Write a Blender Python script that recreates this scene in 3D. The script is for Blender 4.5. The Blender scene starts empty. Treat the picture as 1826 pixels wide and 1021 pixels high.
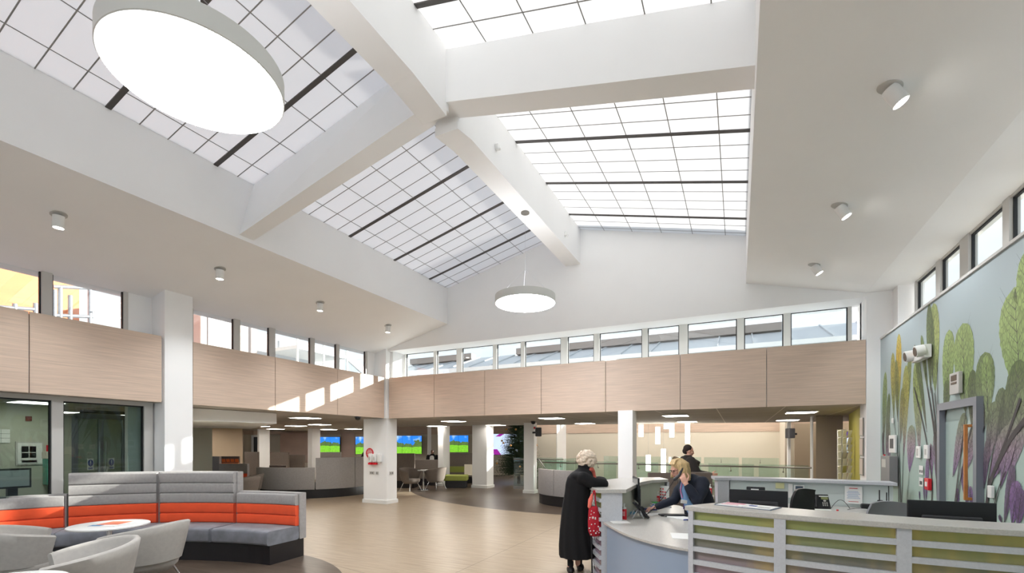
import bpy, bmesh, math, random
from mathutils import Vector, Matrix, noise
random.seed(7)
S = bpy.context.scene
COL = S.collection
PI = math.pi
YAW = math.atan(403 / 821)          # room axes against the camera's view

# ------------------------------------------------------------------ camera, sky, sun, exposure
cam = bpy.data.cameras.new('camera'); co = bpy.data.objects.new('camera', cam); COL.objects.link(co)
co.location = (0, 0, 1.7); co.rotation_euler = (PI / 2, 0, YAW)
cam.sensor_width = 36; cam.lens = 821 / 1826 * 36
cam.shift_y = (790 - 510.5) / 1826; cam.clip_start = .05; cam.clip_end = 300
S.camera = co
S.view_settings.view_transform = 'Standard'; S.view_settings.look = 'None'
S.view_settings.exposure = 1.1; S.view_settings.gamma = 1; S.view_settings.use_curve_mapping = False

W = bpy.data.worlds.new('world'); S.world = W; W.use_nodes = True
nt = W.node_tree; nt.nodes.clear()
wo = nt.nodes.new('ShaderNodeOutputWorld'); bg = nt.nodes.new('ShaderNodeBackground')
tc = nt.nodes.new('ShaderNodeTexCoord'); nz = nt.nodes.new('ShaderNodeTexNoise'); rp = nt.nodes.new('ShaderNodeValToRGB')
mp = nt.nodes.new('ShaderNodeMapping'); mp.inputs['Scale'].default_value = (1, 1, 3)
nt.links.new(tc.outputs['Generated'], mp.inputs[0]); nt.links.new(mp.outputs[0], nz.inputs['Vector'])
nz.inputs['Scale'].default_value = 2.2; nz.inputs['Detail'].default_value = 5
rp.color_ramp.elements[0].position = .42; rp.color_ramp.elements[0].color = (.70, .82, .97, 1)
rp.color_ramp.elements[1].position = .62; rp.color_ramp.elements[1].color = (.93, .95, .98, 1)
nt.links.new(nz.outputs[0], rp.inputs[0]); nt.links.new(rp.outputs[0], bg.inputs['Color'])
bg.inputs['Strength'].default_value = .74
nt.links.new(bg.outputs[0], wo.inputs[0])

sl = bpy.data.lights.new('sun', 'SUN'); so = bpy.data.objects.new('sun', sl); COL.objects.link(so)
sl.energy = 8.5; sl.angle = math.radians(.55); sl.color = (1, .95, .88)
so.location = (20, 20, 15)
so.rotation_euler = Vector((-1, -.867, -.357)).to_track_quat('-Z', 'Y').to_euler()

# ------------------------------------------------------------------ materials
MATS = {}
def lin(r, g, b):
    f = lambda c: ((c / 255 + .055) / 1.055) ** 2.4 if c > 10 else c / 255 / 12.92
    return (f(r), f(g), f(b), 1)
def mat(name, rgb, rough=.6, metal=0, emit=0, noise_amt=0, nscale=8, stretch=(1, 1, 1), spec=.5, bump=0, sheen=0, coat=0):
    if name in MATS: return MATS[name]
    m = bpy.data.materials.new(name); m.use_nodes = True; MATS[name] = m
    n = m.node_tree; b = n.nodes['Principled BSDF']
    c = lin(*rgb)
    b.inputs['Base Color'].default_value = c; b.inputs['Roughness'].default_value = rough
    b.inputs['Metallic'].default_value = metal; b.inputs['Specular IOR Level'].default_value = spec
    if sheen: b.inputs['Sheen Weight'].default_value = sheen
    if coat: b.inputs['Coat Weight'].default_value = coat
    if emit:
        b.inputs['Emission Color'].default_value = c; b.inputs['Emission Strength'].default_value = emit
    if noise_amt or bump:
        g = n.nodes.new('ShaderNodeNewGeometry'); mpn = n.nodes.new('ShaderNodeMapping')
        mpn.inputs['Scale'].default_value = stretch
        z = n.nodes.new('ShaderNodeTexNoise'); z.inputs['Scale'].default_value = nscale; z.inputs['Detail'].default_value = 6
        n.links.new(g.outputs['Position'], mpn.inputs[0]); n.links.new(mpn.outputs[0], z.inputs['Vector'])
        if noise_amt:
            r = n.nodes.new('ShaderNodeValToRGB')
            r.color_ramp.elements[0].position = .3; r.color_ramp.elements[1].position = .7
            r.color_ramp.elements[0].color = tuple(x * (1 - noise_amt) for x in c[:3]) + (1,)
            r.color_ramp.elements[1].color = tuple(min(1, x * (1 + noise_amt)) for x in c[:3]) + (1,)
            n.links.new(z.outputs[0], r.inputs[0]); n.links.new(r.outputs[0], b.inputs['Base Color'])
        if bump:
            bp = n.nodes.new('ShaderNodeBump'); bp.inputs['Strength'].default_value = bump; bp.inputs['Distance'].default_value = .004
            n.links.new(z.outputs[0], bp.inputs['Height']); n.links.new(bp.outputs[0], b.inputs['Normal'])
    return m
def glass_mat(name, tint, refl=.08, rough=0.0):
    if name in MATS: return MATS[name]
    m = bpy.data.materials.new(name); m.use_nodes = True; MATS[name] = m
    n = m.node_tree; n.nodes.clear()
    o = n.nodes.new('ShaderNodeOutputMaterial'); mx = n.nodes.new('ShaderNodeMixShader')
    t = n.nodes.new('ShaderNodeBsdfTransparent'); g = n.nodes.new('ShaderNodeBsdfGlossy')
    t.inputs[0].default_value = tint; g.inputs['Roughness'].default_value = rough
    lw = n.nodes.new('ShaderNodeLayerWeight'); lw.inputs[0].default_value = .25
    ma = n.nodes.new('ShaderNodeMath'); ma.operation = 'MULTIPLY_ADD'; ma.inputs[1].default_value = .16; ma.inputs[2].default_value = refl
    n.links.new(lw.outputs['Fresnel'], ma.inputs[0]); n.links.new(ma.outputs[0], mx.inputs[0])
    n.links.new(t.outputs[0], mx.inputs[1]); n.links.new(g.outputs[0], mx.inputs[2]); n.links.new(mx.outputs[0], o.inputs[0])
    return m
def translucent_mat(name, col, mixd=.35):
    m = bpy.data.materials.new(name); m.use_nodes = True; MATS[name] = m
    n = m.node_tree; n.nodes.clear()
    o = n.nodes.new('ShaderNodeOutputMaterial'); mx = n.nodes.new('ShaderNodeMixShader'); mx.inputs[0].default_value = mixd
    t = n.nodes.new('ShaderNodeBsdfTranslucent'); g = n.nodes.new('ShaderNodeBsdfDiffuse')
    t.inputs[0].default_value = col; g.inputs[0].default_value = (.8, .8, .8, 1)
    n.links.new(t.outputs[0], mx.inputs[1]); n.links.new(g.outputs[0], mx.inputs[2]); n.links.new(mx.outputs[0], o.inputs[0])
    return m
WHITE = mat('painted_plaster', (242, 242, 242), .75, noise_amt=.012, nscale=1.5)
WARMW = mat('cream_plaster', (222, 214, 198), .75)
FRAME = mat('grey_aluminium', (196, 194, 190), .45)
FRAMEL = mat('white_aluminium', (226, 226, 222), .45)
BLACKG = mat('black_gasket', (28, 28, 30), .6)
DARKBAR = mat('dark_glazing_bar', (74, 70, 68), .5)
GREYBAR = mat('thin_grey_bar', (140, 138, 135), .5)
OPAL = translucent_mat('opal_skylight_panel', (.69, .69, .69, 1), .2)
CLEAR = glass_mat('clear_pane', (.93, .96, .96, 1))
SCREENG = glass_mat('green_tinted_pane', (.58, .64, .62, 1), .035)
BALG = glass_mat('balustrade_pane', (.87, .945, .92, 1), .05)
WOOD = mat('limed_wood_cladding', (204, 182, 164), .5, noise_amt=.11, nscale=3, stretch=(.6, .6, 16))
CHROME = mat('chrome', (215, 215, 218), .15, 1)
STEEL = mat('brushed_steel', (150, 146, 140), .35, 1)
GREYF = mat('grey_upholstery', (158, 154, 152), .9, noise_amt=.08, nscale=30, sheen=.2)
SEATF = mat('slate_upholstery', (118, 120, 128), .85, noise_amt=.22, nscale=7, sheen=.3)
CHAIRF = mat('stone_upholstery', (168, 164, 158), .9, noise_amt=.05, nscale=25, sheen=.2)
ORANGE = mat('orange_upholstery', (232, 82, 40), .85, noise_amt=.05, nscale=10, sheen=.1)
BLACK = mat('black_base', (26, 23, 26), .5)
BLACKP = mat('black_plastic', (30, 30, 34), .45)
DGREY = mat('charcoal_plastic', (60, 60, 64), .5)
WPLAS = mat('white_plastic', (232, 232, 230), .4)
RED = mat('red_plastic', (214, 28, 44), .35)
COUNTER = mat('pale_grey_laminate', (196, 198, 204), .38, noise_amt=.05, nscale=60)
CTOP = mat('speckled_grey_worktop', (190, 187, 182), .3, noise_amt=.10, nscale=90)
DESKB = mat('blue_grey_panel', (150, 166, 188), .4)
OLIVE = mat('olive_paint', (158, 150, 62), .7)
BROWNW = mat('taupe_panel', (112, 100, 92), .7, noise_amt=.1, nscale=3, stretch=(1, 1, 8))
DOORG = mat('grey_door_frame', (122, 126, 136), .4)
OAK = mat('oak', (196, 128, 70), .5, noise_amt=.12, nscale=10)
PAPER = mat('paper', (238, 238, 236), .7)
LAMP = mat('lamp_diffuser', (247, 250, 254), .5, emit=27)
SPOT = mat('spot_lens', (255, 250, 240), .5, emit=12)
CEILL = mat('ceiling_light_diffuser', (255, 247, 236), .5, emit=13)
PEND = mat('glowing_pendant', (255, 250, 238), .5, emit=6)
SKIN = mat('skin', (224, 172, 150), .6, noise_amt=.04, nscale=20)
DSKIN = mat('dark_skin', (120, 82, 62), .6)
COATB = mat('black_wool', (16, 15, 18), .95, noise_amt=.1, nscale=20)
NAVY = mat('navy_wool', (33, 38, 52), .9, noise_amt=.08, nscale=20)
BROWNC = mat('dark_brown_quilt', (42, 36, 34), .85)

def nodes_for(name):
    m = bpy.data.materials.new(name); m.use_nodes = True; MATS[name] = m
    n = m.node_tree; return m, n, n.nodes['Principled BSDF']
def N(n, t, **k):
    x = n.nodes.new('ShaderNode' + t)
    for a, b in k.items():
        if a.startswith('i'): x.inputs[int(a[1:])].default_value = b
        else: setattr(x, a, b)
    return x
def mixc(n, fac, a, b):
    x = n.nodes.new('ShaderNodeMix'); x.data_type = 'RGBA'
    for s, v in ((0, fac), (6, a), (7, b)):
        if hasattr(v, 'node'): n.links.new(v, x.inputs[s])
        else: x.inputs[s].default_value = v
    return x.outputs[2]
def math_(n, op, a, b=None, clamp=False):
    x = N(n, 'Math', operation=op, use_clamp=clamp)
    for i, v in enumerate((a, b)):
        if v is None: continue
        if hasattr(v, 'node'): n.links.new(v, x.inputs[i])
        else: x.inputs[i].default_value = v
    return x.outputs[0]

# floor: pale plank vinyl with two round inlays of dark plank vinyl, thin weld seams
def floor_material():
    m, n, b = nodes_for('plank_vinyl')
    g = N(n, 'NewGeometry'); sp = N(n, 'SeparateXYZ'); n.links.new(g.outputs['Position'], sp.inputs[0])
    def grain(sc, st):
        q = N(n, 'Mapping'); q.inputs['Scale'].default_value = st; q.inputs['Rotation'].default_value = (0, 0, -.35)
        n.links.new(g.outputs['Position'], q.inputs[0])
        z = N(n, 'TexNoise'); z.inputs['Scale'].default_value = sc; z.inputs['Detail'].default_value = 6
        n.links.new(q.outputs[0], z.inputs['Vector']); return z.outputs[0]
    ga = grain(2.2, (.7, 9, 1)); gb = grain(9, (.5, 6, 1))
    gg = math_(n, 'ADD', math_(n, 'MULTIPLY', ga, .6), math_(n, 'MULTIPLY', gb, .4))
    gg = math_(n, 'MULTIPLY', math_(n, 'SUBTRACT', gg, .36), 3.6, True)
    light = mixc(n, gg, lin(158, 138, 115), lin(184, 167, 144))
    dark = mixc(n, gg, lin(78, 66, 56), lin(100, 86, 75))
    def inside(cx, cy, r):
        d = N(n, 'VectorMath', operation='DISTANCE'); f = N(n, 'CombineXYZ')
        n.links.new(sp.outputs[0], f.inputs[0]); n.links.new(sp.outputs[1], f.inputs[1])
        n.links.new(f.outputs[0], d.inputs[0]); d.inputs[1].default_value = (cx, cy, 0)
        return math_(n, 'LESS_THAN', d.outputs['Value'], r)
    msk = math_(n, 'MAXIMUM', inside(-4.0, 19.25, 8.9), inside(-6.157, 2.296, 2.613))
    msk = math_(n, 'MAXIMUM', msk, inside(-14.5, 8.2, 3.2))
    c = mixc(n, msk, light, dark)
    s1 = math_(n, 'LESS_THAN', math_(n, 'ABSOLUTE', math_(n, 'ADD', sp.outputs[0], 3.33)), .0045)
    yy = math_(n, 'ABSOLUTE', math_(n, 'SUBTRACT', math_(n, 'ADD', sp.outputs[1], math_(n, 'MULTIPLY', sp.outputs[0], .17)), 3.82))
    s2 = math_(n, 'LESS_THAN', yy, .004)
    seam = math_(n, 'MULTIPLY', math_(n, 'MAXIMUM', s1, s2), math_(n, 'SUBTRACT', 1.0, msk))
    c = mixc(n, seam, c, lin(110, 92, 76))
    n.links.new(c, b.inputs['Base Color']); b.inputs['Roughness'].default_value = .34; b.inputs['Specular IOR Level'].default_value = .45
    return m
FLOORM = floor_material()
def tile_material():
    m, n, b = nodes_for('ceiling_tile')
    g = N(n, 'NewGeometry'); sp = N(n, 'SeparateXYZ'); n.links.new(g.outputs['Position'], sp.inputs[0])
    def line(o, per, w):
        return math_(n, 'LESS_THAN', math_(n, 'FRACT', math_(n, 'DIVIDE', math_(n, 'ADD', o, 100.0), per)), w)
    a = line(sp.outputs[0], 1.2, .018); c2 = line(sp.outputs[1], 1.2, .018)
    k = math_(n, 'MAXIMUM', a, c2)
    n.links.new(mixc(n, k, lin(176, 168, 158), lin(226, 220, 210)), b.inputs['Base Color']); b.inputs['Roughness'].default_value = .8
    return m
TILE = tile_material()

# ------------------------------------------------------------------ mesh builder
class MB:
    def __init__(s): s.v = []; s.f = []; s.m = []; s.mi = 0
    def add(s, vs, fs):
        o = len(s.v); s.v += [tuple(p) for p in vs]
        for f in fs: s.f.append(tuple(i + o for i in f)); s.m.append(s.mi)
        return s
    def box(s, x0, x1, y0, y1, z0, z1):
        x0, x1 = min(x0, x1), max(x0, x1); y0, y1 = min(y0, y1), max(y0, y1); z0, z1 = min(z0, z1), max(z0, z1)
        return s.add([(x0, y0, z0), (x1, y0, z0), (x1, y1, z0), (x0, y1, z0), (x0, y0, z1), (x1, y0, z1), (x1, y1, z1), (x0, y1, z1)],
                     [(0, 3, 2, 1), (4, 5, 6, 7), (0, 1, 5, 4), (1, 2, 6, 5), (2, 3, 7, 6), (3, 0, 4, 7)])
    def obox(s, c, size, rz=0, rx=0, ry=0):
        M_ = Matrix.Rotation(rz, 3, 'Z') @ Matrix.Rotation(ry, 3, 'Y') @ Matrix.Rotation(rx, 3, 'X')
        t = MB(); a, b, d = (k / 2 for k in size); t.box(-a, a, -b, b, -d, d)
        return s.add([M_ @ Vector(p) + Vector(c) for p in t.v], t.f)
    def prism(s, poly, z0, z1):
        n = len(poly)
        ar = sum(poly[i][0] * poly[(i + 1) % n][1] - poly[(i + 1) % n][0] * poly[i][1] for i in range(n))
        if ar < 0: poly = poly[::-1]
        return s.add([(x, y, z0) for x, y in poly] + [(x, y, z1) for x, y in poly],
                     [tuple(range(n))[::-1], tuple(range(n, 2 * n))] + [(i, (i + 1) % n, n + (i + 1) % n, n + i) for i in range(n)])
    def hexa(s, b4, t4):
        return s.add(list(b4) + list(t4), [(0, 3, 2, 1), (4, 5, 6, 7), (0, 1, 5, 4), (1, 2, 6, 5), (2, 3, 7, 6), (3, 0, 4, 7)])
    def xprism(s, poly, x0, x1):     # polygon in (y,z)
        n = len(poly); return s.add([(x0, y, z) for y, z in poly] + [(x1, y, z) for y, z in poly],
            [tuple(range(n)), tuple(range(n, 2 * n))[::-1]] + [((i + 1) % n, i, n + i, n + (i + 1) % n) for i in range(n)])
    def yprism(s, poly, y0, y1):     # polygon in (x,z)
        n = len(poly); return s.add([(x, y0, z) for x, z in poly] + [(x, y1, z) for x, z in poly],
            [tuple(range(n))[::-1], tuple(range(n, 2 * n))] + [(i, (i + 1) % n, n + (i + 1) % n, n + i) for i in range(n)])
    def tube(s, pts, r, n=10, caps=True):
        pts = [Vector(p) for p in pts]; R = r if isinstance(r, (list, tuple)) else [r] * len(pts)
        rings = []; up = None
        for i, p in enumerate(pts):
            d = (pts[min(i + 1, len(pts) - 1)] - pts[max(i - 1, 0)]).normalized()
            if up is None: up = Vector((0, 0, 1)) if abs(d.z) < .9 else Vector((1, 0, 0))
            a = d.cross(up).normalized(); b_ = a.cross(d).normalized(); up = b_
            rings.append([p + (a * math.cos(2 * PI * k / n) + b_ * math.sin(2 * PI * k / n)) * R[i] for k in range(n)])
        o = []; [o.extend(x) for x in rings]; fs = []
        for i in range(len(pts) - 1):
            for k in range(n):
                fs.append((i * n + k, i * n + (k + 1) % n, (i + 1) * n + (k + 1) % n, (i + 1) * n + k))
        if caps: fs.append(tuple(range(n))[::-1]); fs.append(tuple((len(pts) - 1) * n + k for k in range(n)))
        return s.add(o, [f[::-1] for f in fs])
    def lathe(s, prof, c=(0, 0, 0), n=24):
        vs = []; fs = []
        for r, z in prof:
            for k in range(n):
                a = 2 * PI * k / n; vs.append((c[0] + r * math.cos(a), c[1] + r * math.sin(a), c[2] + z))
        for i in range(len(prof) - 1):
            for k in range(n): fs.append((i * n + k, i * n + (k + 1) % n, (i + 1) * n + (k + 1) % n, (i + 1) * n + k))
        fs.append(tuple(range(n))[::-1]); fs.append(tuple((len(prof) - 1) * n + k for k in range(n)))
        return s.add(vs, fs)
    def ball(s, c, r, n=14, rot=None):
        if not isinstance(r, (tuple, list)): r = (r, r, r)
        vs = []; h = n // 2; fs = []
        for i in range(h + 1):
            t = PI * i / h
            for k in range(n):
                a = 2 * PI * k / n; p = Vector((r[0] * math.sin(t) * math.cos(a), r[1] * math.sin(t) * math.sin(a), r[2] * math.cos(t)))
                if rot is not None: p = rot @ p
                vs.append(p + Vector(c))
        for i in range(h):
            for k in range(n): fs.append((i * n + k, (i + 1) * n + k, (i + 1) * n + (k + 1) % n, i * n + (k + 1) % n))
        return s.add(vs, fs)
    def sweep(s, path, prof, closed=False):   # prof polygon of (offset to the left of travel, z)
        P = [Vector(p[:2]) for p in path]; m = len(P); k = len(prof); vs = []; fs = []
        for i, p in enumerate(P):
            a = (P[i] - P[i - 1]).normalized() if (i or closed) else (P[1] - P[0]).normalized()
            b_ = (P[(i + 1) % m] - P[i]).normalized() if (i < m - 1 or closed) else a
            t = (a + b_).normalized(); nn = Vector((-t.y, t.x)); sc = 1 / max(.5, t.dot(a))
            for o, z in prof: vs.append((p.x + nn.x * o * sc, p.y + nn.y * o * sc, z))
        for i in range(m if closed else m - 1):
            j = (i + 1) % m
            for q in range(k): fs.append((i * k + q, i * k + (q + 1) % k, j * k + (q + 1) % k, j * k + q))
        if not closed: fs.append(tuple(range(k))[::-1]); fs.append(tuple((m - 1) * k + q for q in range(k)))
        return s.add(vs, fs)
    def build(s, name, mats, parent=None, loc=None, smooth=None, bevel=0, **pr):
        me = bpy.data.meshes.new(name); L = Vector(loc) if loc else Vector((0, 0, 0))
        if loc is None and parent is None and s.v:
            xs, ys, zs = zip(*s.v); L = Vector(((min(xs) + max(xs)) / 2, (min(ys) + max(ys)) / 2, min(zs)))
            me.from_pydata([tuple(Vector(p) - L) for p in s.v], [], s.f)
        else: me.from_pydata(s.v, [], s.f)
        if not isinstance(mats, (list, tuple)): mats = [mats]
        for q in mats: me.materials.append(q)
        for i, p in enumerate(me.polygons): p.material_index = min(s.m[i], len(mats) - 1)
        bm = bmesh.new(); bm.from_mesh(me); bmesh.ops.recalc_face_normals(bm, faces=bm.faces); bm.to_mesh(me); bm.free()
        if smooth is not None:
            for p in me.polygons: p.use_smooth = True
            me.set_sharp_from_angle(angle=math.radians(smooth))
        o = bpy.data.objects.new(name, me); COL.objects.link(o); o.location = L
        if parent: o.parent = parent
        if bevel:
            b = o.modifiers.new('b', 'BEVEL'); b.width = bevel; b.segments = 2; b.limit_method = 'ANGLE'
        for k, v in pr.items(): o[k] = v
        return o
def thing(name, label=None, cat=None, loc=(0, 0, 0), rz=0, group=None, kind=None):
    o = bpy.data.objects.new(name, None); COL.objects.link(o); o.location = loc; o.rotation_euler = (0, 0, rz); o.empty_display_size = .1
    if label: o['label'] = label
    if cat: o['category'] = cat
    if group: o['group'] = group
    if kind: o['kind'] = kind
    return o
def tag(o, label, cat, group=None):
    o['label'] = label; o['category'] = cat
    if group: o['group'] = group
    return o
def structure(o, label=None, cat=None):
    o['kind'] = 'structure'
    if label: o['label'] = label
    if cat: o['category'] = cat
    return o
def dup(root, loc, rz, label, group=None):
    r = root.copy(); COL.objects.link(r); r.location = loc; r.rotation_euler = (0, 0, rz); r['label'] = label
    if group: r['group'] = group
    for ch in list(root.children):
        c = ch.copy(); COL.objects.link(c); c.parent = r
        for g in ch.children:
            d = g.copy(); COL.objects.link(d); d.parent = c
    return r
def crom(pts, n=8):
    P = [Vector(p) for p in pts]; P = [2 * P[0] - P[1]] + P + [2 * P[-1] - P[-2]]; out = []
    for i in range(1, len(P) - 2):
        for k in range(n):
            t = k / n; a, b, c, d = P[i - 1:i + 3]
            out.append(.5 * ((2 * b) + (c - a) * t + (2 * a - 5 * b + 4 * c - d) * t * t + (3 * b - a - 3 * c + d) * t ** 3))
    out.append(P[-2]); return out
def rrect(o0, o1, z0, z1, r):
    return [(o0 + r, z0), (o1 - r, z0), (o1 - r * .3, z0 + r * .3), (o1, z0 + r), (o1, z1 - r), (o1 - r * .3, z1 - r * .3), (o1 - r, z1), (o0 + r, z1), (o0 + r * .3, z1 - r * .3), (o0, z1 - r), (o0, z0 + r), (o0 + r * .3, z0 + r * .3)]

# ------------------------------------------------------------------ room shell
SL = .242; XC = -3.34; XLI, XRI = -6.80, .14; ZSO = 4.81; ZGL = 5.73
YF = -4.6; YB = 10.04; XL = -8.83; XR = 2.23
def zsof(x): return ZSO - SL * (abs(x - XC) - 3.47)
def zgl(x): return ZGL + SL * (3.48 - abs(x - XC))

o = MB().box(-27, 7, -5.2, 30, -.12, 0).build('floor', FLOORM); structure(o)
# left sloping soffit and right sloping soffit, shaft walls
c = thing('ceiling', kind='structure')
def slope(x0, x1, th=.1):
    return MB().hexa([(x0, YF, zsof(x0)), (x1, YF, zsof(x1)), (x1, YB + .05, zsof(x1)), (x0, YB + .05, zsof(x0))],
                     [(x0, YF, zsof(x0) + th), (x1, YF, zsof(x1) + th), (x1, YB + .05, zsof(x1) + th), (x0, YB + .05, zsof(x0) + th)])
slope(-9.4, XLI - .004).build('sloping_soffit', WHITE, c)
slope(XRI + .004, 2.03).build('sloping_soffit', WHITE, c)
MB().hexa([(2.03, YF, 4.352), (2.75, YF, 4.33), (2.75, YB + .3, 4.33), (2.03, YB + .3, 4.352)],
          [(2.03, YF, 4.5), (2.75, YF, 4.5), (2.75, YB + .3, 4.5), (2.03, YB + .3, 4.5)]).build('window_bulkhead', WHITE, c)
MB().box(XLI - .1, XLI, YF, YB + .05, ZSO, ZGL + .03).build('skylight_upstand', WHITE, c)
MB().box(XRI, XRI + .1, YF, YB + .05, ZSO, ZGL + .03).build('skylight_upstand', WHITE, c)
# ridge beam with haunches, and cross beam
rb = MB()
zr = 5.76; RX0, RX1 = -3.55, -3.20
for y0, y1, za, zb in ((YF, -1.5, zr, zr), (-1.5, 4.02, zr, zr), (4.02, 4.75, zr, zr - .10 + .11), (4.97, 5.12, zr + .01, zr), (5.12, YB + .02, zr, zr)):
    rb.hexa([(RX0, y0, za), (RX1, y0, za), (RX1, y1, zb), (RX0, y1, zb)], [(RX0, y0, 6.64), (RX1, y0, 6.64), (RX1, y1, 6.64), (RX0, y1, 6.64)])
rb.build('ridge_beam', WHITE, c)
hb = MB()      # haunch wedges either side of the cross beam
hb.hexa([(RX0 - .001, 4.10, 5.761), (RX1 + .001, 4.04, 5.761), (RX1 + .001, 4.70, 5.70), (RX0 - .001, 4.70, 5.70)],
        [(RX0 - .001, 4.10, 5.80), (RX1 + .001, 4.04, 5.80), (RX1 + .001, 4.70, 5.80), (RX0 - .001, 4.70, 5.80)])
hb.hexa([(RX0 - .001, 4.95, 5.70), (RX1 + .001, 4.95, 5.70), (RX1 + .001, 5.30, 5.761), (RX0 - .001, 5.40, 5.761)],
        [(RX0 - .001, 4.95, 5.80), (RX1 + .001, 4.95, 5.80), (RX1 + .001, 5.30, 5.80), (RX0 - .001, 5.40, 5.80)])
hb.build('beam_haunch', WHITE, c)
cb = MB()
zap = 5.92
def crossbeam(ya, yb, yla, ylb):
    xa = -3.45
    # left half tapers slightly to the wall
    cb.hexa([(XLI - .02, yla, 4.86), (xa, ya, zap), (xa, yb, zap), (XLI - .02, ylb, 4.86)],
            [(XLI - .02, ya, zgl(XLI) + .02), (xa, ya, zgl(xa) + .02), (xa, yb, zgl(xa) + .02), (XLI - .02, yb, zgl(XLI) + .02)])
    cb.hexa([(xa, ya, zap), (XRI + .02, ya, 5.10), (XRI + .02, yb, 5.10), (xa, yb, zap)],
            [(xa, ya, zgl(xa) + .02), (XRI + .02, ya, zgl(XRI) + .02), (XRI + .02, yb, zgl(XRI) + .02), (xa, yb, zgl(xa) + .02)])
crossbeam(4.69, 5.00, 4.45, 4.68)
cb.build('cross_beam', WHITE, c)
c2 = MB(); c2.mi = 0
cb = c2; crossbeam(-1.25, -.92, -1.45, -1.2); cb.build('cross_beam', WHITE, c)

# four skylight slopes: opal panes with thin grid bars and dark rafter bars
darkY = [2.83 - 1.29 * k for k in range(1, 6)][::-1] + [2.83, 4.10, 5.39, 6.665, 7.965, 9.26]
gridX = [-.225 - .607 * k for k in range(5)]
wn = 0
for side in (-1, 1):
    for (ya, yb) in ((YF, -.95), (-1.2, 4.75), (4.95, YB + .03)):
        wn += 1
        w = thing('window_%d' % wn, kind='structure')
        xi = XLI if side < 0 else XRI; xr = RX0 if side < 0 else RX1
        z = zgl
        MB().hexa([(xi, ya, z(xi)), (xr, ya, z(xr)), (xr, yb, z(xr)), (xi, yb, z(xi))],
                  [(xi, ya, z(xi) + .02), (xr, ya, z(xr) + .02), (xr, yb, z(xr) + .02), (xi, yb, z(xi) + .02)]).build('opal_pane', OPAL, w)
        g = MB()
        def rafter(mb, y, wd, dp):
            mb.hexa([(xi, y - wd, z(xi) - dp), (xr, y - wd, z(xr) - dp), (xr, y + wd, z(xr) - dp), (xi, y + wd, z(xi) - dp)],
                    [(xi, y - wd, z(xi)), (xr, y - wd, z(xr)), (xr, y + wd, z(xr)), (xi, y + wd, z(xi))])
        for gx in gridX:
            x = gx if side > 0 else 2 * XC - gx
            g.box(x - .006, x + .006, ya, yb, z(x) - .005, z(x))
        for y in darkY:
            if ya < y < yb: d = MB(); rafter(d, y, .03, .014); d.build('dark_glazing_bar', DARKBAR, w)
            for k in range(1, 4):
                q = y + 1.29 * k / 4
                if ya < q < yb: rafter(g, q, .006, .005)
        g.build('thin_glazing_bars', GREYBAR, w)

# back gable wall, clerestory recess
o = MB().yprism([(-9.5, 4.28), (2.8, 4.28), (2.8, 4.6), (.3, 5.9), (XC, 6.75), (-6.95, 5.9), (-9.5, 4.6)], YB, YB + .12).build('wall_back', WHITE); structure(o)
r = thing('trim_1', kind='structure', loc=(0, 0, 0))
MB().box(-9.4, 2.7, YB + .12, 10.9, 4.28, 4.4).build('reveal_head', WHITE, r)
MB().box(-9.3, 2.3, YB + .05, 10.72, 3.38, 3.52).build('reveal_sill', WHITE, r)
MB().box(-9.4, -8.72, YB + .12, 10.72, 3.4, 4.3).build('reveal_jamb', WHITE, r)
MB().box(2.03, 2.75, YB - .006, 10.5, 0, 4.42).build('corner_pier', WHITE, r)
MB().box(2.03, 2.6, 10.4, 10.72, 3.4, 4.34).build('reveal_jamb', WHITE, r)
MB().box(2.4, 2.75, 9.76, 10.1, 3.4, 4.34).build('reveal_jamb', WHITE, r)

def clerestory(axis, pos, panes, z0, z1, label_frame, open_=(), fm=FRAMEL, d=.07):
    """row of panes in a wall line; axis 'x' = runs along x at y=pos"""
    global wn
    wn += 1
    w = thing('window_%d' % wn, kind='structure')
    B = (lambda m, a, b, e, f, g_, h: m.box(a, b, pos + e, pos + f, g_, h)) if axis == 'x' else (lambda m, a, b, e, f, g_, h: m.box(pos + e, pos + f, a, b, g_, h))
    P = sorted(tuple(sorted(p)) for p in panes)
    B_ = MB(); a, b = P[0][0] - .06, P[-1][1] + .06
    B(B_, a, b, 0, d, z0, z0 + .05); B(B_, a, b, 0, d, z1 - .05, z1); B_.build('frame_rail', fm, w)
    edges = [a] + [q for p in P for q in p] + [b]
    for i in range(0, len(edges), 2):
        m = MB(); B(m, edges[i], edges[i + 1], -.01, d + .01, z0, z1); m.build('mullion', fm, w)
    for i, (p, q) in enumerate(P):
        f = MB()
        for (u, v, s_, t) in ((p, p + .018, z0 + .05, z1 - .05), (q - .018, q, z0 + .05, z1 - .05), (p, q, z1 - .07, z1 - .05)):
            B(f, u, v, .02, .05, s_, t)
        f.build('gasket', BLACKG, w)
        m = MB(); B(m, p, q, .032, .038, z0 + .05, z1 - .05); m.build('pane', CLEAR, w)
    return w
bp = [(-8.63, -7.66), (-7.55, -6.90), (-6.72, -5.77), (-5.65, -4.96), (-4.85, -3.885), (-3.71, -3.056), (-2.92, -1.943), (-1.82, -1.153), (-.98, -.021), (.114, .813), (.937, 1.866)]
clerestory('x', 10.62, bp, 3.50, 4.34, '')
clerestory('y', -9.27, [(5.13, 5.91), (6.04, 6.70), (6.84, 7.78), (7.90, 8.57), (8.67, 9.60)], 3.50, 4.32, '', fm=FRAME)
clerestory('y', -9.27, [(3.15, 4.04), (2.06, 3.03), (1.0, 1.93), (-.1, .87), (-1.2, -.25), (-2.3, -1.35), (-3.4, -2.45)], 3.50, 4.32, '', fm=FRAME)
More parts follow.
